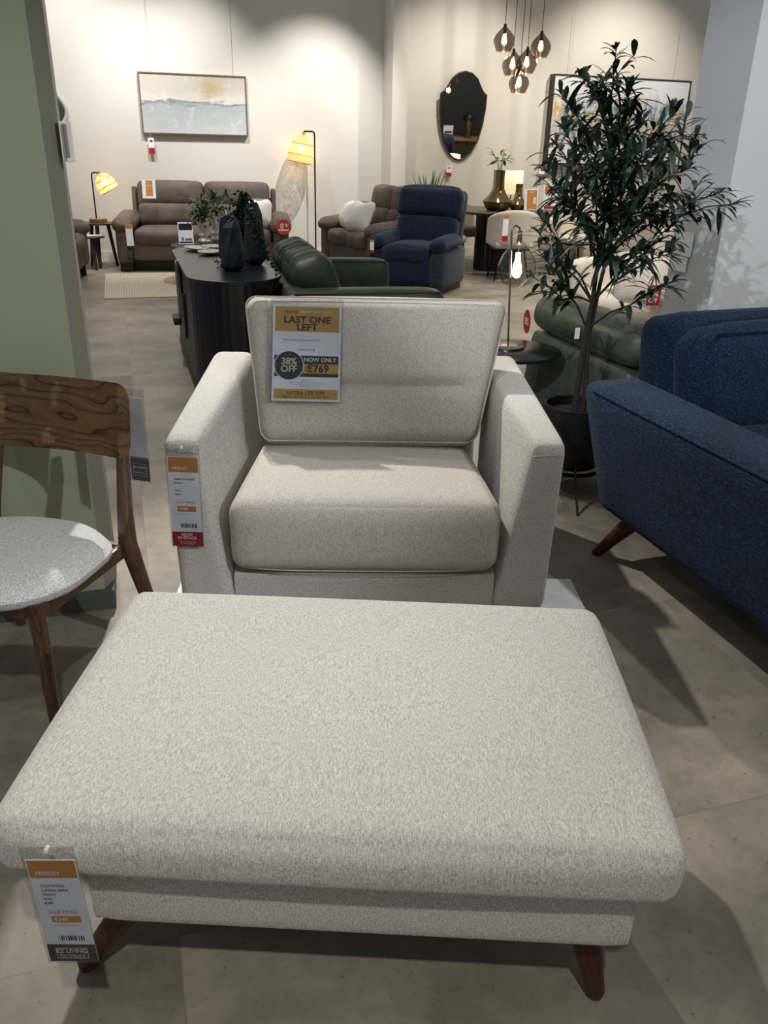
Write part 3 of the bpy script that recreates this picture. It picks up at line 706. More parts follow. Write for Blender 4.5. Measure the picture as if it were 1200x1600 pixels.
# fluted body
o2 = stad(SW-.012, 5.064, 6.986, 40); dense = []
for i, p in enumerate(o2):
    q = o2[(i+1) % len(o2)]; L = math.hypot(q[0]-p[0], q[1]-p[1]); k = max(1, int(L/.012))
    for j in range(k): dense.append((p[0]+(q[0]-p[0])*j/k, p[1]+(q[1]-p[1])*j/k))
fl = []
for i, (x, y) in enumerate(dense):
    q = dense[(i+1) % len(dense)]; p = dense[i-1]; tx, ty = q[0]-p[0], q[1]-p[1]; l = math.hypot(tx, ty) or 1
    k = .0011 if i % 2 else -.0006; fl.append((x+ty/l*k, y-tx/l*k))
obj('fluted_body', shift(prism(fl, .645), .08), M_navycab, sb, False)
obj('door_handle', sbox(.02, .30, .05, .008, 2, mat=T(-SW-.002, 5.72, .43, 90)), M_black, sb)
def sbpt(px, z=.75): return G(px, z)
# three faceted vases
def facet_vase(label, px, hgt, r, rot, top='peak', mat=None):
    p = sbpt(px); t = thing('faceted_vase', label, 'vase', loc=(p.x, p.y, .751), rz=rot, group='faceted vases on the sideboard')
    bm = bmesh.new(); rings = []
    prof = [(.55, 0), (1.0, .10), (.92, .45), (.72, .86), (.42 if top == 'peak' else .62, 1.0)]
    for i, (s, z) in enumerate(prof):
        rings.append([bm.verts.new((r*s*cos(2*pi*k/6+(i % 2)*.26), r*s*sin(2*pi*k/6+(i % 2)*.26)*.8, hgt*z+(0 if i < 4 else .018*cos(2*pi*k/6)))) for k in range(6)])
    for i in range(4):
        for k in range(6): bm.faces.new((rings[i][k], rings[i][(k+1) % 6], rings[i+1][(k+1) % 6], rings[i+1][k]))
    bm.faces.new(rings[0][::-1])
    o = obj('body', bm, M_navycab2, t, False, solid=.006); o.data.update()
    bm = lathe([(0, -.001), (r*.3, 0)], 6); obj('felt_pad', bm, M_porc, t, False)
    return t
M_navycab2 = plain('matt_navy_ceramic', '#141b29', .5)
facet_vase('shorter faceted navy vase, front left of the three on the sideboard', (365, 423), .31, .085, 10)
facet_vase('tallest faceted navy vase, right of the three on the sideboard', (399, 413), .385, .085, 40)
facet_vase('faceted navy vase with flat open rim behind the short one', (356, 408), .30, .06, 0, 'flat')
# trailing bead plant in a small pot behind the tall vase
p = sbpt((383, 400)); tp_ = thing('trailing_plant', 'dark green trailing bead plant behind the tall vase on the sideboard', 'plant', loc=(p.x+.02, p.y+.08, .751))
obj('pot', lathe([(0, 0), (.05, 0), (.06, .2), (.054, .2), (.05, .18), (0, .18)], 20), M_black, tp_)
fb = bmesh.new(); rb = random.Random(5)
base_p = Vector((p.x+.02, p.y+.08, .751))
def bead_strand(pts, r0=.011, dens=.012, jit=.012):
    pts = [Vector(q) for q in pts]
    for a, b in zip(pts[:-1], pts[1:]):
        n = max(2, int((b-a).length/dens))
        for i in range(n):
            c = a.lerp(b, i/n)+Vector((rb.uniform(-jit, jit), rb.uniform(-jit, jit), rb.uniform(-jit, jit)))
            q = bmesh.new(); bmesh.ops.create_icosphere(q, subdivisions=1, radius=r0*rb.uniform(.8, 1.3))
            for v in q.verts: v.co.z *= .7
            add(fb, q, Matrix.Translation(c))
yb = base_p.y
for k in range(30):
    a = 2*pi*k/30; R = rb.uniform(.05, .115)
    top = Vector((rb.uniform(-.02, .02), rb.uniform(-.02, .02), rb.uniform(.34, .44)))
    bead_strand([(top.x, top.y, top.z), (R*.6*cos(a), R*.6*sin(a), top.z-.05), (R*cos(a), R*.8*sin(a), .22), (R*1.1*cos(a), R*.9*sin(a), rb.uniform(.06, .18))])
w_ = [AY(q, 5.32)-base_p for q in ((394, 325), (402, 350), (408, 375), (416, 396), (424, 410), (431, 422), (436, 440), (438, 470))]
for j in range(4): bead_strand([w_[0]+Vector((-j*.014, 0, .0)), w_[1]+Vector((-j*.014, 0, 0)), w_[2]+Vector((-j*.012, 0, 0)), w_[3]], .0125, .012, .014)
bead_strand(w_, .0115, .010, .015)
w2_ = [AY((372, 300), yb-.1)-base_p, AY((360, 330), yb-.1)-base_p, AY((352, 360), yb-.1)-base_p]
bead_strand(w2_, .011, .010, .03); bead_strand([G((352, 412), .765)-base_p, G((343, 412), .765)-base_p, G((336, 411), .765)-base_p], .008, .006, .014)
obj('foliage', fb, M_leafd, tp_)
# white leaf dishes
def leaf_dish(label, px, L, Wd, rz):
    q = sbpt(px); t = thing('leaf_dish', label, 'dish', loc=(q.x, q.y, .751), rz=rz, group='white leaf dishes')
    out = []
    for k in range(48):
        a = 2*pi*k/48; r = 1+.13*abs(cos(4.5*a)); out.append((L*r*cos(a), Wd*r*sin(a)))
    bm = bmesh.new(); c = bm.verts.new((0, 0, .006)); inner = [bm.verts.new((x*.6, y*.6, .008)) for x, y in out]; rim = [bm.verts.new((x, y, .022)) for x, y in out]
    for k in range(48):
        j = (k+1) % 48; bm.faces.new((c, inner[k], inner[j])); bm.faces.new((inner[k], rim[k], rim[j], inner[j]))
    obj('bowl', bm, M_porc, t, solid=.005); return t
leaf_dish('white leaf shaped dish nearest the hanging board on the sideboard', (308, 391), .08, .12, 20); leaf_dish('white leaf shaped dish beside the short navy vase', (330, 397), .085, .11, -35)
leaf_dish('larger white leaf dish at the far end of the sideboard', (345, 389), .10, .14, 70)
hb = thing('hanging_board', 'dark grey display board hanging from the long side of the sideboard', 'display board', loc=(SX-SW-.012, 6.1, .73))
obj('board', sbox(.006, .26, .40, .002, 1, mat=T(0, 0, -.20)), plain('dark_card', '#22252b', .4), hb); obj('sleeve_pocket', sbox(.05, .2, .05, .004, 1, mat=T(-.028, -.02, -.385)), M_black, hb)
obj('hook', tube([(-.004, 0, 0), (-.004, 0, .02), (.03, 0, .024)], .004, 6), M_porc, hb)

# ---------------------------------------------------------------- green leather sofa (middle)
g1 = local((.965, 5.74), -4)
gm_ = thing('leather_sofa', 'dark green leather sofa with channelled back cushions beside the black sideboard', 'sofa', mat=g1)
# local: x = depth (faces +x), y = length
def near_arm(y):
    bm = sbox(1.0, .24, .60, .06, 9, puff=(0, .01, .012), mat=T(.50, y, .40)); return bm
for y in (-.75, .75):
    a = obj('arm', near_arm(y), M_green, gm_)
    obj('piping', tube([(.05+.92*i/6, y-.095, .692) for i in range(7)], .005, 6), M_green, a)
bm = sbox(.93, 1.28, .26, .04, 5, mat=T(.50, 0, .25)); obj('seat_base', bm, M_green, gm_)
bm = sbox(.16, 1.5, .56, .06, 6, mat=T(.08, 0, .42)); obj('back_frame', bm, M_green, gm_)
def channel(hw):
    def w(p):
        d = .018*abs(sin(pi*(p.y/hw*.5+.5)*4)); nx_ = p.x+(d if p.x > 0 else -d)*1.0
        return Vector((nx_, p.y, p.z+(d if p.z > .1 else 0)))
    return w
for i in (-1, 1):
    bm = sbox(.25, .62, .48, .10, 22, puff=(.02, .0, .015), warp=channel(.31), mat=T(.25, i*.315, .625, 0, -18)); obj('back_cushion', bm, M_green, gm_)
    bm = sbox(.70, .62, .16, .05, 8, puff=(0, 0, .02), mat=T(.62, i*.315, .43)); obj('seat_cushion', bm, M_green, gm_)
for x in (.12, .95):
    for y in (-.75, .75): obj('leg', tube([(x, y, .13), (x, y, 0)], [.028, .02], 10), M_black, gm_)

# ---------------------------------------------------------------- brown recliner sofas
def recliner_sofa(label, mat, width, n, legs=False, backh=1.05):
    """local x along the width, front towards -y, back towards +y"""
    t = thing('recliner_sofa' if n > 1 else 'recliner_chair', label, 'sofa' if n > 1 else 'armchair', mat=mat)
    aw = .24; iw = width-2*aw; d0 = -.47
    if legs:
        for x in (-1, 1):
            for y in (d0+.1, .4): obj('leg', sbox(.07, .07, .15, .008, 1, mat=T(x*(width/2-.07), y, .075)), M_black, t)
        z0 = .13
    else:
        obj('plinth', box(-width/2+.1, width/2-.1, d0+.14, .42, 0, .14), M_black, t, False); z0 = .1
    for s in (-1, 1):
        x = s*(width/2-aw/2)
        bm = sbox(aw*.82, .92, .50-z0+.06, .05, 6, puff=(.01, .01, 0), mat=T(x, -.0, z0+(.56-z0)/2)); o = obj('arm', bm, M_brown, t)
        bm = sbox(aw*1.12, .86, .17, .08, 10, puff=(.01, .03, .02), mat=T(x, -.06, .585, 4)); obj('arm_pad', bm, M_brown, o)
        if not legs: obj('corner_foot', sbox(aw*.7, .12, .12, .02, 2, mat=T(x, d0+.1, .06)), M_black, t)
    bm = sbox(iw+.04, .06, .24, .025, 6, puff=(0, .01, 0), mat=T(0, d0+.06, .26)); obj('front_panel', bm, M_brown, t)
    bm = sbox(iw+.06, .14, .7, .05, 5, mat=T(0, .41, .52, -8)); obj('back_shell', bm, M_brown, t)
    for s in (-1, 1):
        bm = sbox(.07, .22, .40, .03, 5, mat=T(s*(iw/2+.045), .39, .78, -8)); obj('back_wing', bm, M_brown, t)
    for i in range(n):
        x = -iw/2+iw*(i+.5)/n; cw = iw/n
        bm = sbox(cw, .72, .20, .07, 9, puff=(0, .02, .02), mat=T(x, -.12, .42)); obj('seat_cushion', bm, M_brown, t)
        bm = sbox(cw, .24, .33, .09, 9, puff=(0, .03, 0), mat=T(x, .24, .64, -12)); o = obj('lumbar_cushion', bm, M_brown, t)
        bm = sbox(cw, .25, .34, .08, 9, puff=(0, .03, .01), mat=T(x, .32, .885, -12)); obj('head_cushion', bm, M_brown, t)
        obj('stitching', tube([(x, .115-.008, .56), (x, .12, .66), (x, .15, .74)], .003, 6), M_frame_wood, o)
    return t
recliner_sofa('long brown suede sofa under the pale abstract painting', local((1.06, 11.42), -9), 2.2, 2)
lv = recliner_sofa('brown suede two seat sofa standing behind the navy recliner', local((3.22, 10.78), -76), 1.5, 2)
lc = recliner_sofa('brown suede armchair at left, partly hidden by the sage partition', local((-.93, 10.4), 83), 1.25, 1, legs=True)

def pillow(label, loc, size, rx, ry, rz, grp):
    t = None
    bm = sbox(size, size, .2, .09, 12)
    for v in bm.verts:
        u, w = v.co.x/(size/2), v.co.y/(size/2); k = sqrt(max(0, (1-abs(u)**3)))*sqrt(max(0, 1-abs(w)**3))
        v.co.z *= .15+.85*k; f = 1-.07*((1-u*u)+(1-w*w))*.5*(abs(u) > .5 or abs(w) > .5); v.co.x *= f; v.co.y *= f
        v.co.z -= .06*math.exp(-((v.co.x)**2)/.006)*max(0, w)**2*(1 if v.co.z > 0 else -.2)
    o = obj('scatter_cushion', bm, M_white); o.matrix_world = T(*loc, rx, ry, rz); tag(o, label, 'cushion', grp); return o
pillow('white scatter cushion on the right seat of the long brown sofa', (1.72, 11.14, .71), .37, 68, 0, -20, 'white cushions')
pillow('white scatter cushion nearest the navy recliner on the two seat sofa', (2.98, 10.72, .70), .42, 62, 0, -62, 'white cushions')
pillow('white scatter cushion leaning behind the other on the two seat sofa', (2.93, 11.1, .70), .38, 60, 0, -95, 'white cushions')

def sheet_sign(name, label, cat, mat, w, h, bands, texts=(), group=None):
    t = thing(name, label, cat, mat=mat, group=group)
    obj('sheet', box(0, w, -h, 0, 0, .003), M_paper, t, False)
    for (x0, x1, y0, y1, m_) in bands:
        bm = bmesh.new(); rect_bm(bm, w*x0, w*x1, -h*y1, -h*y0, z=.0042, th=.001); obj('printed_band', bm, m_, t, False)
    by = {}
    for (s, x, y, sz, m_, bd_) in texts:
        if m_.name not in by: by[m_.name] = (bmesh.new(), m_)
        text_bm(by[m_.name][0], s, w*x, -h*y, sz, z=.005, bold=bd_)
    for b_, m_ in by.values(): obj('lettering', b_, m_, t, False)
    return t
rs = Vector((cos(radians(-9)), sin(radians(-9)), 0))
sheet_sign('sale_sign', 'white and orange sale sign on the top left of the long brown sofa', 'sign', axes(AY((221, 280), 11.32), rs, (0, .2, 1)), .165, .225, [(.28, .78, .06, .86, M_orange), (.3, .76, .3, .36, M_paper), (.3, .6, .5, .54, M_paper)])
hang_tag('orange and white price tag on the left arm of the long brown sofa', axes(AY((195, 350), 10.98), rs, (0, 0, 1)), .085, .31, 'SOFA', [''], foot='dark', lettering=False, sleeve=False)
st0 = thing('round_sticker', 'round coral 0% sticker on the right arm of the long brown sofa', 'sticker', mat=axes(AY((443, 355), 10.70), rs, (0, 0, 1)))
obj('disc', prism([(.092*cos(2*pi*k/36), .092*sin(2*pi*k/36)) for k in range(36)], .003), M_coral, st0, False)
b = bmesh.new(); text_bm(b, '0', -.02, .012, .085, z=.004, bold=.03); text_bm(b, '%', .036, .022, .05, z=.004, bold=.03); rect_bm(b, -.065, .065, -.045, -.027, z=.004); obj('lettering', b, M_wht_ink, st0, False)

# ---------------------------------------------------------------- rug
def rug_mat():
    m, nt, b = newmat('woven_rug'); v = coords(nt)
    w = N(nt, 'ShaderNodeTexWave'); w.inputs['Scale'].default_value = 12; w.inputs['Distortion'].default_value = 2; nt.links.new(v, w.inputs['Vector'])
    n = noise(nt, v, 60, 3)
    c = ramp(nt, w.outputs['Fac'], [(.2, srgb('#a39880')), (.6, srgb('#c6bba4'))]); c = mixc(nt, .4, c, ramp(nt, n, [(.3, srgb('#94897a')), (.7, srgb('#cec4b0'))]))
    nt.links.new(c, b.inputs['Base Color']); b.inputs['Roughness'].default_value = .95; bump(nt, b, n, .6, .004); return m
rg = thing('rug', 'ribbed tan rug with a darker oval in front of the long brown sofa', 'rug', loc=(.62, 10.0, .001))
obj('pile', box(-.86, .86, -.88, .95, 0, .01), rug_mat(), rg, False)
obj('oval_patch', prism([(.25+.45*cos(2*pi*k/40), .25+.5*sin(2*pi*k/40)) for k in range(40)], .0125), fabric('taupe_pile', '#7d6e59', '#937f66', '#a8967b', 80), rg, False)

# ---------------------------------------------------------------- rattan lamps
def rattan_mat():
    m, nt, b = newmat('rattan_weave'); nt.nodes.remove(b); out = nt.nodes['Material Output']
    t = nt.nodes.new('ShaderNodeTexCoord'); v = N(nt, 'ShaderNodeTexVoronoi', feature='DISTANCE_TO_EDGE'); v.inputs['Scale'].default_value = 60; nt.links.new(t.outputs['Object'], v.inputs['Vector'])
    th = N(nt, 'ShaderNodeMath', operation='GREATER_THAN'); nt.links.new(v.outputs['Distance'], th.inputs[0]); th.inputs[1].default_value = .16
    d = N(nt, 'ShaderNodeBsdfDiffuse'); d.inputs[0].default_value = srgb('#d9b98c'); tl = N(nt, 'ShaderNodeBsdfTranslucent'); tl.inputs[0].default_value = srgb('#ecc896')
    a = N(nt, 'ShaderNodeMixShader'); a.inputs[0].default_value = .6; nt.links.new(d.outputs[0], a.inputs[1]); nt.links.new(tl.outputs[0], a.inputs[2])
    tr_ = N(nt, 'ShaderNodeBsdfTransparent'); mx = N(nt, 'ShaderNodeMixShader'); nt.links.new(th.outputs[0], mx.inputs[0]); nt.links.new(a.outputs[0], mx.inputs[1]); nt.links.new(tr_.outputs[0], mx.inputs[2])
    nt.links.new(mx.outputs[0], out.inputs['Surface']); return m
M_rat = rattan_mat()
M_cane = plain('cane_ring', '#b5813f', .6)
def rattan_shade(parent, top, R, Hh, tilt):
    """dome open at the bottom; top is the hanging point"""
    mt_ = Matrix.Translation(top) @ Matrix.Rotation(tilt, 4, 'Y')
    prof = [(R*.12, 0), (R*.45, -.1*Hh), (R*.74, -.26*Hh), (R*.92, -.48*Hh), (R, -.72*Hh), (R*.96, -.9*Hh), (R*.9, -Hh)]
    s = obj('lamp_shade', add(bmesh.new(), lathe(prof, 28), mt_), M_rat, parent)
    for r_, z in ((R, -.74*Hh), (R*.9, -Hh), (R*.83, -.36*Hh), (R*.14, -.01*Hh)):
        obj('hoop', add(bmesh.new(), tube([(r_*cos(2*pi*k/28), r_*sin(2*pi*k/28), z) for k in range(29)], .005, 6), mt_), M_cane, s)
    b_ = bmesh.new(); bmesh.ops.create_uvsphere(b_, u_segments=14, v_segments=10, radius=.035); bp = mt_ @ Vector((0, 0, -.5*Hh)); bmesh.ops.translate(b_, vec=bp, verts=b_.verts); obj('bulb', b_, M_bulb, s)
    obj('socket', add(bmesh.new(), tube([(0, 0, .02), (0, 0, -.3*Hh)], .016, 10), mt_), M_pale_wood, s)
    return bp
FX, FY = 2.68, 12.02
fl_ = thing('floor_lamp', 'tall floor lamp with rattan dome shade on a thin black pole by the back wall', 'lamp', loc=(FX, FY, 0))
obj('base', lathe([(0, 0), (.14, 0), (.14, .015), (.02, .022), (0, .022)], 28), M_darkmetal, fl_)
obj('pole', tube([(0, 0, .02), (0, 0, 1.0), (0, 0, 1.66), (-.008, 0, 1.69), (-.03, 0, 1.7), (-.14, 0, 1.7), (-.15, 0, 1.68)], .011, 10), M_darkmetal, fl_)
bp = rattan_shade(fl_, Vector((-.15, 0, 1.67)), .18, .37, radians(10))
point(Vector((FX, FY, 0))+bp+Vector((0, -.02, -.06)), 2.2, .04)
nt_ = thing('nest_table', 'round dark wood side table holding the rattan table lamp', 'table', loc=(-.27, 11.72, 0))
obj('table_top', lathe([(0, .53), (.225, .53), (.235, .54), (.235, .55), (0, .55)], 36), M_tablewood, nt_)
for k in range(3):
    a = radians(20+120*k); obj('leg', tube([(.12*cos(a), .12*sin(a), .53), (.19*cos(a), .19*sin(a), 0)], [.026, .018], 10), M_tablewood, nt_)
n2 = thing('nest_table', 'lower side table tucked under the round dark wood one', 'table', loc=(-.40, 11.50, 0))
obj('table_top', lathe([(0, .385), (.19, .385), (.195, .40), (0, .405)], 36), M_tablewood, n2)
for k in range(3):
    a = radians(-70+120*k); obj('leg', tube([(.1*cos(a), .1*sin(a), .385), (.15*cos(a), .15*sin(a), 0)], [.026, .018], 10), M_tablewood, n2)
tag(obj('booklet', sbox(.2, .14, .012, .002, 1, mat=T(-.36, 11.5, .4125, 0, 0, 20)), M_paper), 'white booklet lying on the lower side table', 'booklet')
tl_ = thing('table_lamp', 'small rattan dome table lamp on a wooden base, on the round side table', 'lamp', loc=(-.27, 11.76, .551))
obj('base', lathe([(0, 0), (.105, 0), (.11, .02), (.11, .045), (0, .045)], 28), M_pale_wood, tl_)
obj('pole', tube([(-.02, 0, .045), (-.02, 0, .55), (-.012, 0, .59), (.02, 0, .6), (.06, 0, .595)], .009, 10), M_darkmetal, tl_)
bp = rattan_shade(tl_, Vector((.075, 0, .59)), .13, .23, radians(-28)); point(Vector((-.27, 11.76, .551))+bp+Vector((.05, -.02, -.04)), 1.6, .04)

# ---------------------------------------------------------------- coffee table with pots and sign
cf = thing('coffee_table', 'round brown coffee table beyond the sideboard holding the white pots', 'table', loc=(1.05, 9.85, 0))
obj('table_top', lathe([(0, .43), (.5, .43), (.53, .44), (.53, .455), (0, .455)], 48), M_tablewood, cf)
for k in range(4): a = radians(45+90*k); obj('leg', tube([(.3*cos(a), .3*sin(a), .43), (.42*cos(a), .42*sin(a), .011)], [.026, .018], 10), M_tablewood, cf)
for lab, px, hg_, sd in (('shorter white geometric pot with a grey-green plant on the coffee table', (320, 381), .24, 3), ('taller white geometric pot with a grey-green plant on the coffee table', (340, 378), .29, 8)):
    q = G(px, .455); po_ = thing('plant_pot', lab, 'potted plant', loc=(q.x, q.y, .456), group='white pots on the coffee table')
    obj('pot', lathe([(0, 0), (.05, 0), (.078, .035), (.04, .075), (.07, .10), (.045, .125), (.075, hg_), (.066, hg_), (.04, .13), (0, .125)], 10), M_porc, po_, False)
    obj('badge', prism([(.012*cos(2*pi*k/16), .012*sin(2*pi*k/16)) for k in range(16)], .003), M_mahog, po_, False).matrix_local = Matrix.Translation((.01, -.073, hg_-.045)) @ Matrix.Rotation(pi/2, 4, 'X')
    rq = random.Random(sd); lb = bmesh.new(); sb_ = bmesh.new()
    for k in range(20):
        a = rq.uniform(0, 2*pi); R = rq.uniform(.04, .2); hz = rq.uniform(.06, .3)
        tip = Vector((R*cos(a), R*sin(a), hg_+hz)); mid = Vector((R*.3*cos(a), R*.3*sin(a), hg_+hz*.6)); tube([(0, 0, hg_-.03), mid, tip], [.003, .0025, .0015], 5, sb_)
        for i in range(9):
            pnt = mid.lerp(tip, i/8); dd_ = Vector((rq.uniform(-1, 1), rq.uniform(-1, 1), rq.uniform(-.2, .7))); leaf(lb, pnt, dd_, rq.uniform(.09, .14), .028, .35)
    obj('stems', sb_, M_leaf2, po_); obj('foliage', lb, M_leaf2, po_)
q = G((300, 383), .455)
sheet_sign('sign_holder', 'grey and white sign in a clear stand on the coffee table', 'sign', axes(AY((277, 347), q.y), (1, -.05, 0), (0, .12, 1)), .165, .235, [(.06, .94, .07, .36, M_ink), (.2, .36, .70, .84, M_grey_ink), (.42, .9, .74, .84, M_grey_ink), (.06, .94, .88, .95, M_ink)])
q = G((357, 372), .455)
cd_ = obj('folded_card', sbox(.012, .12, .36, .003, 1, mat=T(0, 0, .18, 0, -8)), M_paper); cd_.location = (1.20, 10.05, .456); tag(cd_, 'tall white folded card standing behind the navy vases', 'card')
q = G((402, 388), .455); ds = obj('small_dish', lathe([(0, 0), (.05, 0), (.09, .03), (.084, .03), (.045, .008), (0, .008)], 24), M_porc); ds.location = (1.42, 9.62, .456); tag(ds, 'small white dish on the coffee table behind the bead plant', 'dish')

# ---------------------------------------------------------------- navy recliner
NV = local((3.31, 9.32), -42) @ Matrix.Diagonal((1.12, 1.0, 1.0, 1.0))
nv = thing('recliner_chair', 'navy velvet recliner armchair with padded headrest near the back wall', 'armchair', mat=NV)
# local: front towards -y
for s in (-1, 1):
    bm = sbox(.15, .82, .44, .07, 8, puff=(.015, 0, 0), mat=T(s*.335, -.02, .27)); o = obj('side_panel', bm, M_navyside if s > 0 else M_navy, nv)
    bm = sbox(.17, .62, .13, .06, 9, puff=(0, .02, .015), mat=T(s*.335, -.13, .545, 3)); obj('arm_pad', bm, M_navy, o)
bm = sbox(.53, .66, .22, .08, 10, puff=(0, .02, .03), mat=T(0, -.12, .41)); obj('seat_cushion', bm, M_navy, nv)
bm = sbox(.53, .10, .30, .04, 7, puff=(0, .02, 0), mat=T(0, -.39, .24)); obj('footrest_panel', bm, M_navy, nv)
obj('base', box(-.36, .36, -.34, .36, .0, .07), M_black, nv, False)
bm = sbox(.72, .17, .78, .07, 9, mat=T(0, .37, .70, -14)); obj('back_shell', bm, M_navyside, nv)
bm = sbox(.68, .24, .42, .1, 10, puff=(0, .03, 0), mat=T(0, .22, .60, -14)); obj('lumbar_cushion', bm, M_navy, nv)
bm = sbox(.72, .26, .36, .1, 10, puff=(0, .04, .02), mat=T(0, .31, .935, -14)); obj('head_cushion', bm, M_navy, nv)
hang_tag('small red and white tag on the front of the navy recliner arm', axes(NV @ Vector((-.37, -.46, .56)), NV.to_3x3() @ Vector((1, 0, 0)), (0, 0, 1)), .05, .14, '', [''], foot='plainred', lettering=False, sleeve=False)
# spiky plant behind it
sp_ = thing('spiky_plant', 'green spiky leaved plant behind the navy recliner', 'plant', loc=(4.2, 11.5, 0))
obj('pot', lathe([(0, 0), (.12, 0), (.15, .62), (.135, .62), (.125, .58), (0, .58)], 24), M_black, sp_)
lb = bmesh.new(); rq = random.Random(4)
for k in range(26):
    a = rq.uniform(0, 2*pi); el = rq.uniform(1.12, 1.5); leaf(lb, (0, 0, .58), (cos(a)*cos(el), sin(a)*cos(el), sin(el)), rq.uniform(.58, .76), .032, rq.uniform(.02, .12), fold=.3, n=6)
obj('foliage', lb, M_leaf3, sp_)

# ---------------------------------------------------------------- wall pictures and mirrors
def art_mat(name, kind):
    m, nt, b = newmat(name); t = nt.nodes.new('ShaderNodeTexCoord'); v = t.outputs['Object']; sp = N(nt, 'ShaderNodeSeparateXYZ'); nt.links.new(v, sp.inputs[0])
    if kind == 1:
        st_ = coords(nt, (1.2, 1, 4)); n = noise(nt, st_, 3, 5, .6); n2 = noise(nt, coords(nt, (2, 1, 2)), 3.5, 5, .65)
        zz = N(nt, 'ShaderNodeMath', operation='MULTIPLY_ADD'); nt.links.new(n, zz.inputs[0]); zz.inputs[1].default_value = .22; nt.links.new(sp.outputs[2], zz.inputs[2])
        mr = N(nt, 'ShaderNodeMapRange'); nt.links.new(zz.outputs[0], mr.inputs[0]); mr.inputs[1].default_value = -.25; mr.inputs[2].default_value = .47
        c = ramp(nt, mr.outputs[0], [(.0, srgb('#c8cbcb')), (.3, srgb('#b5bcc0')), (.49, srgb('#aab2b8')), (.53, srgb('#7e8084')), (.57, srgb('#d9d6cd')), (.72, srgb('#c9c5ba')), (1, srgb('#c2bdb0'))])
        c = mixc(nt, ramp(nt, n2, [(.55, (0, 0, 0, 1)), (.7, (.6, .6, .6, 1))]), c, srgb('#e4e2da'))
        vs = N(nt, 'ShaderNodeVectorMath', operation='DISTANCE'); nt.links.new(v, vs.inputs[0]); vs.inputs[1].default_value = (.22, 0, .2)
        nz = N(nt, 'ShaderNodeMath', operation='MULTIPLY_ADD'); nt.links.new(n2, nz.inputs[0]); nz.inputs[1].default_value = .5; nt.links.new(vs.outputs['Value'], nz.inputs[2])
        c = mixc(nt, ramp(nt, nz.outputs[0], [(.28, (.6, .6, .6, 1)), (.45, (0, 0, 0, 1))]), c, srgb('#b89c5a'))
    else:
        n = noise(nt, coords(nt, (4, 1, 1)), 2.2, 5, .6); n2 = noise(nt, coords(nt, (3, 1, 1.2), (0, .5, 0)), 2, 4, .6)
        c = ramp(nt, n, [(.3, srgb('#2d3f4d')), (.42, srgb('#6f8796')), (.5, srgb('#c8cdd0')), (.58, srgb('#c19a4c')), (.66, srgb('#d7d2c6')), (.75, srgb('#8b9aa2'))])
        az = N(nt, 'ShaderNodeMath', operation='ABSOLUTE'); nt.links.new(sp.outputs[2], az.inputs[0])
        nz = N(nt, 'ShaderNodeMath', operation='MULTIPLY_ADD'); nt.links.new(n2, nz.inputs[0]); nz.inputs[1].default_value = .55; nt.links.new(az.outputs[0], nz.inputs[2])
        c = mixc(nt, ramp(nt, nz.outputs[0], [(.46, (0, 0, 0, 1)), (.66, (1, 1, 1, 1))]), c, srgb('#dcdde0'))
    nt.links.new(c, b.inputs['Base Color']); b.inputs['Roughness'].default_value = .7; return m
def picture(label, x0, x1, z0, z1, mat, fm, fw, depth):
    cx, cz = (x0+x1)/2, (z0+z1)/2; w, h = x1-x0, z1-z0
    t = thing('painting', label, 'painting', loc=(cx, 12.249-depth, cz))
    obj('canvas', box(-w/2+fw*.8, w/2-fw*.8, .004, depth, -h/2+fw*.8, h/2-fw*.8), mat, t, False)
    bm = bmesh.new()
    add(bm, box(-w/2, w/2, -.006, depth, h/2-fw, h/2)); add(bm, box(-w/2, w/2, -.006, depth, -h/2, -h/2+fw)); add(bm, box(-w/2, -w/2+fw, -.006, depth, -h/2+fw, h/2-fw)); add(bm, box(w/2-fw, w/2, -.006, depth, -h/2+fw, h/2-fw))
    obj('frame', bm, fm, t, False)
    for s in (-.38, .38): obj('hanging_wire', tube([(w*s, depth*.6, h/2), (w*s, depth*.6, 4.5-cz)], .0022, 5), plain('nylon_wire', '#bdbab2', .5), t)
    return t
picture('pale grey abstract landscape painting hanging above the long brown sofa', .405, 1.795, 1.62, 2.345, art_mat('misty_shore_art', 1), M_frame_wood, .016, .05)
picture('large blue and gold abstract painting on the wall behind the olive tree', 6.31, 8.68, 1.345, 2.565, art_mat('brushstroke_art', 2), M_frame_dark, .02, .12)
def small_tag(label, px, w, h):
    q = AY(px, 12.20); t = thing('price_tag', label, 'price tag', mat=axes(q, (1, 0, 0), (0, 0, 1)))
    obj('card', box(0, w, -h*.62, 0, 0, .002), M_paper, t, False); obj('red_label', box(0, w, -h, -h*.62, 0, .003), M_red, t, False)
    obj('dark_print', box(w*.25, w*.75, -h*.25, -h*.15, .002, .003), M_ink, t, False); obj('hanging_thread', tube([(w/2, 0, .0), (w/2, h*.35, .02)], .002, 5), M_porc, t)
small_tag('small red and white price tag hanging under the pale abstract painting', (231, 215), .075, .2); small_tag('small red and white price tag hanging under the shield mirror', (698, 259), .08, .15); small_tag('small red and white price tag under the large blue and gold painting', (843, 262), .09, .17)
M_mirror = plain('mirror_glass', '#e4e6e6', .02, 1)
mr_ = thing('shield_mirror', 'shield shaped wall mirror with thin dark frame', 'mirror', mat=T(4.915, 12.19, 1.96, 4.3))
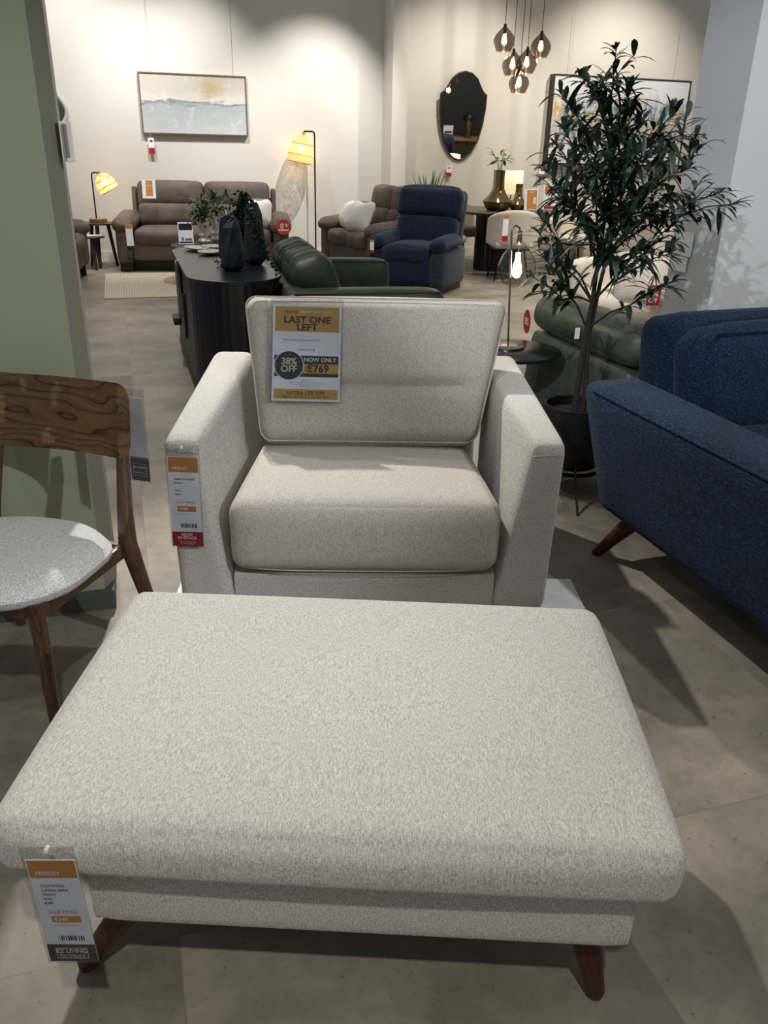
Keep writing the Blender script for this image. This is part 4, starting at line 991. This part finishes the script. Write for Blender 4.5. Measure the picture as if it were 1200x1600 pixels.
def shield():
    R_ = [(0, .575), (.10, .555), (.19, .49), (.25, .39), (.30, .32), (.355, .285), (.352, .1), (.325, -.12), (.265, -.33), (.18, -.48), (.09, -.56), (0, -.585)]
    full = R_+[(-x, z) for x, z in R_[-2:0:-1]]
    out = []
    n = len(full)
    for i in range(n):   # light smoothing except at the shoulders
        p, q = full[i], full[(i+1) % n]; out.append(p); out.append(((p[0]+q[0])/2, (p[1]+q[1])/2))
    return out
shp = shield()
bm = prism([(x, z) for x, z in shp], .012); bmesh.ops.transform(bm, matrix=Matrix.Rotation(pi/2, 4, 'X') , verts=bm.verts); obj('mirror_panel', bm, M_mirror, mr_, False)
obj('frame', tube([(x, -.012, z) for x, z in shp]+[(shp[0][0], -.012, shp[0][1])], .011, 8), M_frame_dark, mr_)
mo = thing('organic_mirror', 'wavy mirror with grey frame on the back wall beside the sage partition', 'mirror', loc=(-.78, 12.235, 1.95))
shp = [((.24+.03*cos(3*a+.6))*cos(a), (.30+.04*cos(2*a+2.2))*sin(a)-.07*cos(a)) for a in [2*pi*k/48 for k in range(48)]]
bm = prism(shp, .012); bmesh.ops.transform(bm, matrix=Matrix.Rotation(pi/2, 4, 'X'), verts=bm.verts); obj('mirror_panel', bm, M_mirror, mo, False)
obj('frame', tube([(x, -.014, z) for x, z in shp]+[(shp[0][0], -.014, shp[0][1])], .024, 8), plain('grey_frame', '#b9bcc0', .4), mo)

# ---------------------------------------------------------------- pendant cluster
pc = thing('pendant_light', 'cluster of five smoked glass pendant lamps hanging over the dining table', 'lamp', loc=(5.1, 10.8, 0))
obj('canopy', lathe([(0, 4.5), (.2, 4.5), (.2, 4.47), (0, 4.46)], 32), M_darkmetal, pc)
for k, (px, dy) in enumerate((((788, 62), -.05), ((801, 100), -.12), ((823, 97), .02), ((845, 72), .1), ((811, 128), .08))):
    q = AY(px, 10.8+dy); c = q-Vector((5.1, 10.8, 0))
    obj('cord', tube([c+Vector((0, 0, .15)), (c.x, c.y, 4.47)], .0045, 6), M_darkmetal, pc)
    bm = lathe([(.018, .155), (.03, .135), (.07, .095), (.112, .05), (.134, -.0), (.132, -.035), (.112, -.085), (.09, -.13)], 28); bmesh.ops.translate(bm, vec=c, verts=bm.verts); s = obj('glass_shade', bm, M_smoke, pc)
    obj('socket', tube([c+Vector((0, 0, .17)), c+Vector((0, 0, .06))], [.018, .02], 12), M_darkmetal, s)
    bm = lathe([(.014, .06), (.026, .02), (.034, -.02), (.024, -.05), (0, -.06)], 16); bmesh.ops.translate(bm, vec=c, verts=bm.verts); obj('bulb', bm, M_bulb, s)
    point(q+Vector((0, 0, -.16)), 4, .03)

# ---------------------------------------------------------------- dining set
dt = thing('dining_table', 'round dark wood dining table on a fluted pedestal below the pendant lamps', 'table', loc=(4.98, 10.75, 0))
obj('table_top', lathe([(0, .745), (.72, .745), (.75, .755), (.75, .775), (.74, .78), (0, .78)], 64), M_tablewood, dt)
bm = bmesh.new(); pr_ = [(0, 0)]
fl = [((.33 if k % 2 else .318)*cos(2*pi*k/72), (.33 if k % 2 else .318)*sin(2*pi*k/72)) for k in range(72)]
obj('pedestal', prism(fl, .74), M_blackwood, dt, False)
def dining_chair(label, loc, rz, mat, grp):
    t = thing('tub_chair', label, 'chair', loc=loc, rz=rz, group=grp)   # front towards -y
    bm = sbox(.5, .48, .10, .045, 8, puff=(0, .01, .015), mat=T(0, -.02, .44)); obj('seat', bm, mat, t)
    bm = sbox(.78, .07, .45, .034, 12)
    for v in bm.verts:
        k = v.co.x/.39; 
        v.co.z = v.co.z*(1-.32*abs(k)**2.2)-.05*abs(k)**2+.0
    for v in bm.verts: v.co = bend(.36)(v.co)
    bmesh.ops.transform(bm, matrix=T(0, .26, .63, -6), verts=bm.verts); obj('backrest', bm, mat, t)
    obj('seat_frame', sbox(.42, .42, .025, .01, 2, mat=T(0, -.02, .378)), M_darkmetal, t)
    for sx_ in (-1, 1):
        for sy_ in (-1, 1): obj('leg', tube([(sx_*.15, sy_*.15-.02, .375), (sx_*.22, sy_*.22-.02, 0)], [.014, .010], 8), M_darkmetal, t)
    return t
grp = 'chairs around the dining table'
chs = dining_chair('cream dining chair seen from behind with a red and white tag', (4.73, 9.85, 0), 168, M_cream, grp)
c2 = copy_tree(chs, 'greige dining chair pulled up to the table beside the navy recliner', grp); c2.location = (4.12, 10.62, 0); c2.rotation_euler = (0, 0, radians(82))
c3 = copy_tree(chs, 'dining chair on the far side of the table, below the shield mirror', grp); c3.location = (4.78, 11.6, 0); c3.rotation_euler = (0, 0, radians(25))
c4 = copy_tree(chs, 'cream dining chair at the right side of the table, behind the olive tree leaves', grp); c4.location = (5.95, 10.35, 0); c4.rotation_euler = (0, 0, radians(-60))
for c_ in (c2, c3):
    for o in c_.children:
        if o.data.materials[0] == M_cream:
            o.data = o.data.copy(); o.data.materials[0] = M_greige
q = AY((787, 335), 9.52)
hang_tag('red and white tag on the back of the cream dining chair', axes(q, (.97, .2, 0), (0, 0, 1)), .085, .31, '', [''], foot='plainred', accent=plain('salmon_print', '#cf7a5c', .5), lettering=False, sleeve=False)
def gold_vase(label, px, H_, R_, y):
    q = AY(px, y); t = thing('gold_vase', label, 'vase', loc=(q.x, y, .781), group='smoked gold vases on the dining table')
    obj('body', lathe([(0, 0), (R_*.62, 0), (R_*.8, .03*H_/.5), (R_, .115*H_/.5), (R_*.62, .19*H_/.5), (R_*.4, .27*H_/.5), (R_*.36, .4*H_/.5), (R_*.38, H_), (R_*.34, H_), (R_*.32, .4*H_/.5), (R_*.3, .3*H_/.5), (0, .28*H_/.5)], 36), M_gold, t); return t
v1 = gold_vase('tall smoked gold vase with green leaf sprays on the dining table', (777, 320), .50, .20, 10.62)
gold_vase('short smoked gold vase beside the tall one on the dining table', (809, 322), .33, .13, 10.68)
sp2 = bmesh.new(); lf2 = bmesh.new(); rq = random.Random(9)
for k in range(8):
    a = 2*pi*k/8+.3; R_ = rq.uniform(.08, .2); top = Vector((R_*cos(a), R_*.5*sin(a), .5+rq.uniform(.08, .26))); mid = Vector((R_*.4*cos(a), R_*.2*sin(a), .52+.1)); tube([(0, 0, .42), mid, top], .003, 5, sp2)
    for i in range(4): leaf(lf2, mid.lerp(top, i/3), (cos(a)+rq.uniform(-.6, .6), sin(a)+rq.uniform(-.6, .6), rq.uniform(-.3, .8)), rq.uniform(.10, .15), .04, .3)
ls = thing('leaf_spray', 'green artificial leaf spray standing in the tall gold vase', 'plant', loc=v1.location)
obj('stems', sp2, M_leaf3, ls); obj('leaves', lf2, M_leaf3, ls)
q = AY((802, 285), 11.05)
dl = thing('table_lamp', 'table lamp with glowing drum shade on a black tripod, on the dining table', 'lamp', loc=(q.x, 11.05, .781))
zz = q.z-.781
m_, nt, b = newmat('lit_drum_fabric'); b.inputs['Base Color'].default_value = srgb('#e9dcc4'); b.inputs['Roughness'].default_value = .9; b.inputs['Emission Color'].default_value = srgb('#f3dcb0'); b.inputs['Emission Strength'].default_value = .75
obj('lamp_shade', lathe([(.135, zz-.15), (.13, zz+.15)], 32), m_, dl, solid=.003)
for k in range(3): a = radians(90+120*k); obj('leg', tube([(.02*cos(a), .02*sin(a), zz-.13), (.09*cos(a), .09*sin(a), 0)], .005, 6), M_darkmetal, dl)
obj('bulb', lathe([(0, zz-.06), (.03, zz-.03), (.02, zz+.02), (0, zz+.03)], 14), M_bulb, dl); point((q.x, 11.05, .781+zz+.05), 3, .04)
sheet_sign('sign_holder', 'orange and white sign standing on the dining table beside the short gold vase', 'sign', axes(AY((820, 295), 10.55), (1, 0, 0), (0, .1, 1)), .20, .265, [(.18, .92, .06, .96, M_orange), (.4, .74, .12, .2, M_paper), (.66, .86, .4, .7, M_paper)])
sheet_sign('sign_holder', 'tall grey and orange sign at the far right of the dining table', 'sign', axes(AY((850, 287), 10.7), (1, .1, 0), (0, .1, 1)), .2, .33, [(.1, .5, .1, .4, M_orange), (.05, .95, .86, .98, M_red)])

# ---------------------------------------------------------------- cream furniture beyond the tree
cs = thing('cream_sofa', 'cream fabric sofa far behind the olive tree', 'sofa', loc=(7.3, 11.05, 0), rz=0)
bm = sbox(2.4, .22, .75, .08, 8, puff=(0, .01, .01), mat=T(0, -.2, .48)); o = obj('backrest', bm, M_cream, cs)
obj('seam', tube([(-1.15+2.3*i/6, -.318, .70) for i in range(7)], .004, 6), M_greige, o)
bm = sbox(2.3, .8, .3, .06, 6, mat=T(0, .25, .3)); obj('seat_base', bm, M_cream, cs)
for s in (-1, 1):
    bm = sbox(.2, .9, .5, .07, 6, mat=T(s*1.15, .2, .38)); obj('arm', bm, M_cream, cs)
    for y in (-.2, .5): obj('leg', tube([(s*1.05, y, .15), (s*1.05, y, 0)], .02, 8), M_black, cs)
q = AY((985, 455), 6.3)
ca_ = thing('tub_armchair', 'cream curved armchair beyond the olive leather sofa', 'armchair', loc=(4.12, 6.25, 0), rz=-20)
bm = sbox(1.15, .13, .42, .06, 14)
for v in bm.verts: v.co.z *= 1-.25*(abs(v.co.x)/.57)**2; v.co = bend(.46)(v.co)
bmesh.ops.transform(bm, matrix=T(0, .33, .47, -6), verts=bm.verts); obj('backrest', bm, M_cream, ca_)
obj('seat', sbox(.68, .66, .2, .08, 8, puff=(0, .01, .02), mat=T(0, .0, .32)), M_cream, ca_)
for k in range(4): a = radians(45+90*k); obj('leg', tube([(.25*cos(a), .25*sin(a), .22), (.3*cos(a), .3*sin(a), 0)], [.018, .012], 8), M_black, ca_)
cu = sbox(.46, .46, .16, .07, 10); 
for v in cu.verts:
    u, w = v.co.x/.23, v.co.y/.23; v.co.z *= .15+.85*sqrt(max(0, 1-abs(u)**3))*sqrt(max(0, 1-abs(w)**3))
sc2 = thing('scatter_cushion', 'greige velvet cushion with silver piped edge on the cream curved armchair', 'cushion', mat=T(4.13, 6.02, .56, 62, 0, -25))
obj('cover', cu, fabric('silver_velvet', '#a9a196', '#c2bab0', '#d6cfc6', 90), sc2); po = [(x, y, 0) for x, y in rrect(.45, .45, .03, 3)]; po.append(po[0]); obj('piped_edge', tube(po, .007, 6), M_chrome, sc2)
q = AY((1014, 447), 6.6)
sheet_sign('sale_sign', 'red 20% OFF sale card on the cream armchair beside the white column', 'sign', axes(AY((1013, 446), 5.7), (1, .05, 0), (.22, 0, 1)), .13, .16, [(0, 1, 0, 1, M_red)], [('SALE', .55, .18, .028, M_wht_ink, .0), ('20%', .52, .46, .05, M_wht_ink, .02), ('OFF', .48, .76, .05, M_wht_ink, .02)])
q = AY((1040, 376), 6.6)
bn = sheet_sign('banner_stand', 'narrow dark blue banner sign beside the white column', 'sign', axes(q, (1, 0, 0), (.0, 0, 1)), .10, q.z, [(0, 1, 0, .50, M_ink), (.2, .8, .09, .11, M_paper), (.2, .8, .14, .16, M_paper), (.2, .8, .19, .21, M_paper), (.2, .8, .25, .27, M_paper), (0, 1, .5, 1, M_mahog)])
hc = thing('high_back_chair', 'pale cream chair back standing beyond the curved armchair by the dark blue banner', 'chair', loc=(5.05, 7.05, 0), rz=10)
obj('backrest', sbox(.30, .06, .62, .03, 6, mat=T(0, 0, .56)), M_cream, hc); obj('seat', sbox(.42, .42, .08, .035, 5, mat=T(0, -.2, .42)), M_cream, hc)
for sx_ in (-1, 1):
    for y in (-.36, -.02): obj('leg', tube([(sx_*.16, y, .4), (sx_*.17, y, 0)], .014, 8), M_black, hc)
# papers on the column
for lab, a, b_ in (('upper white paper fixed to the white column beside the olive tree', (1058, 360), (1079, 402)), ('lower white paper fixed to the white column beside the olive tree', (1050, 398), (1071, 426))):
    p0, p1 = AX(a, 3.288), AX(b_, 3.288)
    o = obj('notice_sheet', box(3.285, 3.288, min(p0.y, p1.y), max(p0.y, p1.y)-.0, min(p0.z, p1.z), max(p0.z, p1.z)), M_paper, None, False); tag(o, lab, 'paper', 'papers on the column')

# ---------------------------------------------------------------- things the shield mirror reflects
cn = thing('console_table', 'wooden console table against the charcoal partition, seen in the shield mirror', 'table', loc=(7.42, 6.75, 0))
obj('table_top', sbox(1.6, .45, .05, .01, 2, mat=T(0, 0, .92)), M_pale_wood, cn); obj('carcass', sbox(1.5, .4, .5, .01, 2, mat=T(0, 0, .65)), M_tablewood, cn)
for sx_ in (-1, 1):
    for sy_ in (-1, 1): obj('leg', box(sx_*.68-.03, sx_*.68+.03, sy_*.15-.03, sy_*.15+.03, 0, .42), M_tablewood, cn)
gl2 = thing('dome_lamp', 'gold table lamp with black dome shade on the console, seen in the shield mirror', 'lamp', loc=(7.24, 6.85, .945))
obj('base', lathe([(0, 0), (.08, 0), (.08, .01), (.05, .03), (.06, .3), (.055, .33), (0, .33)], 28), M_brass, gl2)
obj('lamp_shade', lathe([(.13, .34), (.125, .41), (.08, .47), (0, .49)], 28), M_black, gl2); obj('bulb', lathe([(0, .335), (.03, .36), (0, .40)], 14), M_bulb, gl2)
nr = copy_tree(nv, 'navy recliner beside the charcoal partition, seen in the shield mirror'); nr.matrix_world = local((6.2, 7.9), 195)

# ---------------------------------------------------------------- light
wd = bpy.data.worlds.new('world'); sc.world = wd; wd.use_nodes = True
bg = wd.node_tree.nodes['Background']; bg.inputs['Color'].default_value = (.93, .97, 1, 1); bg.inputs['Strength'].default_value = .21
sheet_sign('sign_holder', 'white sign standing on the console, seen in the shield mirror', 'sign', axes(Vector((6.86, 6.95, 1.19)), (-1, 0, 0), (0, 0, 1)), .21, .245, [(.1, .9, .45, .58, M_ink), (.2, .85, .7, .82, M_ink)])
WARM = (1, .93, .84); NEU = (1, .96, .91); COOL = (.88, .93, 1)
spot((.0, -.9, 3.9), (-.05, 1.0, 0), 215, 46, 1, .05, NEU)
spot((.36, 5.6, 3.9), (.6, 2.1, .4), 640, 46, .8, .05, NEU)
spot((3.2, 1.7, 3.9), (2.3, 2.4, .6), 150, 52, .9, .05, NEU)
spot((3.5, -2.6, 3.9), (-.3, 2.5, .7), 520, 22, .7, .04, COOL)
spot((-1.6, 1.2, 3.9), (.5, 2.6, .4), 35, 55, .9, .06, COOL)
spot((-.2, 5.2, 3.9), (-.1, 4.6, 0), 210, 80, .8, .05, NEU)
spot((.3, 8.3, 3.9), (.2, 8.9, 0), 250, 85, .8, .05, NEU)
spot((-.2, 10.7, 4.2), (-.3, 12.25, 1.3), 230, 85, .9, .03, NEU)
spot((1.0, 10.6, 4.2), (.9, 12.2, 1.2), 270, 75, .9, .03, NEU)
spot((3.1, 10.6, 3.9), (2.6, 12.2, 1.2), 330, 70, .9, .02, NEU)
spot((4.9, 10.3, 4.2), (4.9, 12.2, 1.4), 200, 80, .8, .03, NEU)
spot((4.8, 10.2, 4.0), (4.75, 10.0, 0), 170, 75, .6, .04, WARM)
spot((7.2, 10.2, 4.2), (7.4, 12.2, 1.6), 260, 85, .8, .04, WARM)
spot((6.0, 7.8, 3.9), (6.0, 8.8, 0), 420, 80, .8, .05, WARM)
spot((4.3, 5.2, 3.9), (4.2, 6.2, 0), 380, 65, .8, .05, WARM)
spot((-2.2, -.6, 3.7), (3.3, 4.3, .8), 560, 26, .6, .03, COOL)
spot((3.9, -.4, 3.9), (3.9, 4.1, 1.4), 300, 40, .9, .05, NEU)  # added lamp that brightens the column front, no fitting known there
spot((2.9, 6.9, 3.9), (3.1, 8.3, 0), 200, 75, .8, .05, NEU)
spot((1.5, 3.0, 3.9), (2.4, 4.0, .5), 60, 50, .8, .05, NEU)
spot((6.9, 8.4, 3.9), (7.2, 6.5, 1.0), 150, 70, .8, .05, WARM)  # added lamp so the charcoal partition shows lit in the mirror

vs = sc.view_settings; vs.view_transform = 'Standard'; vs.look = 'None'; vs.gamma = 1; vs.use_curve_mapping = False; vs.exposure = 0.34
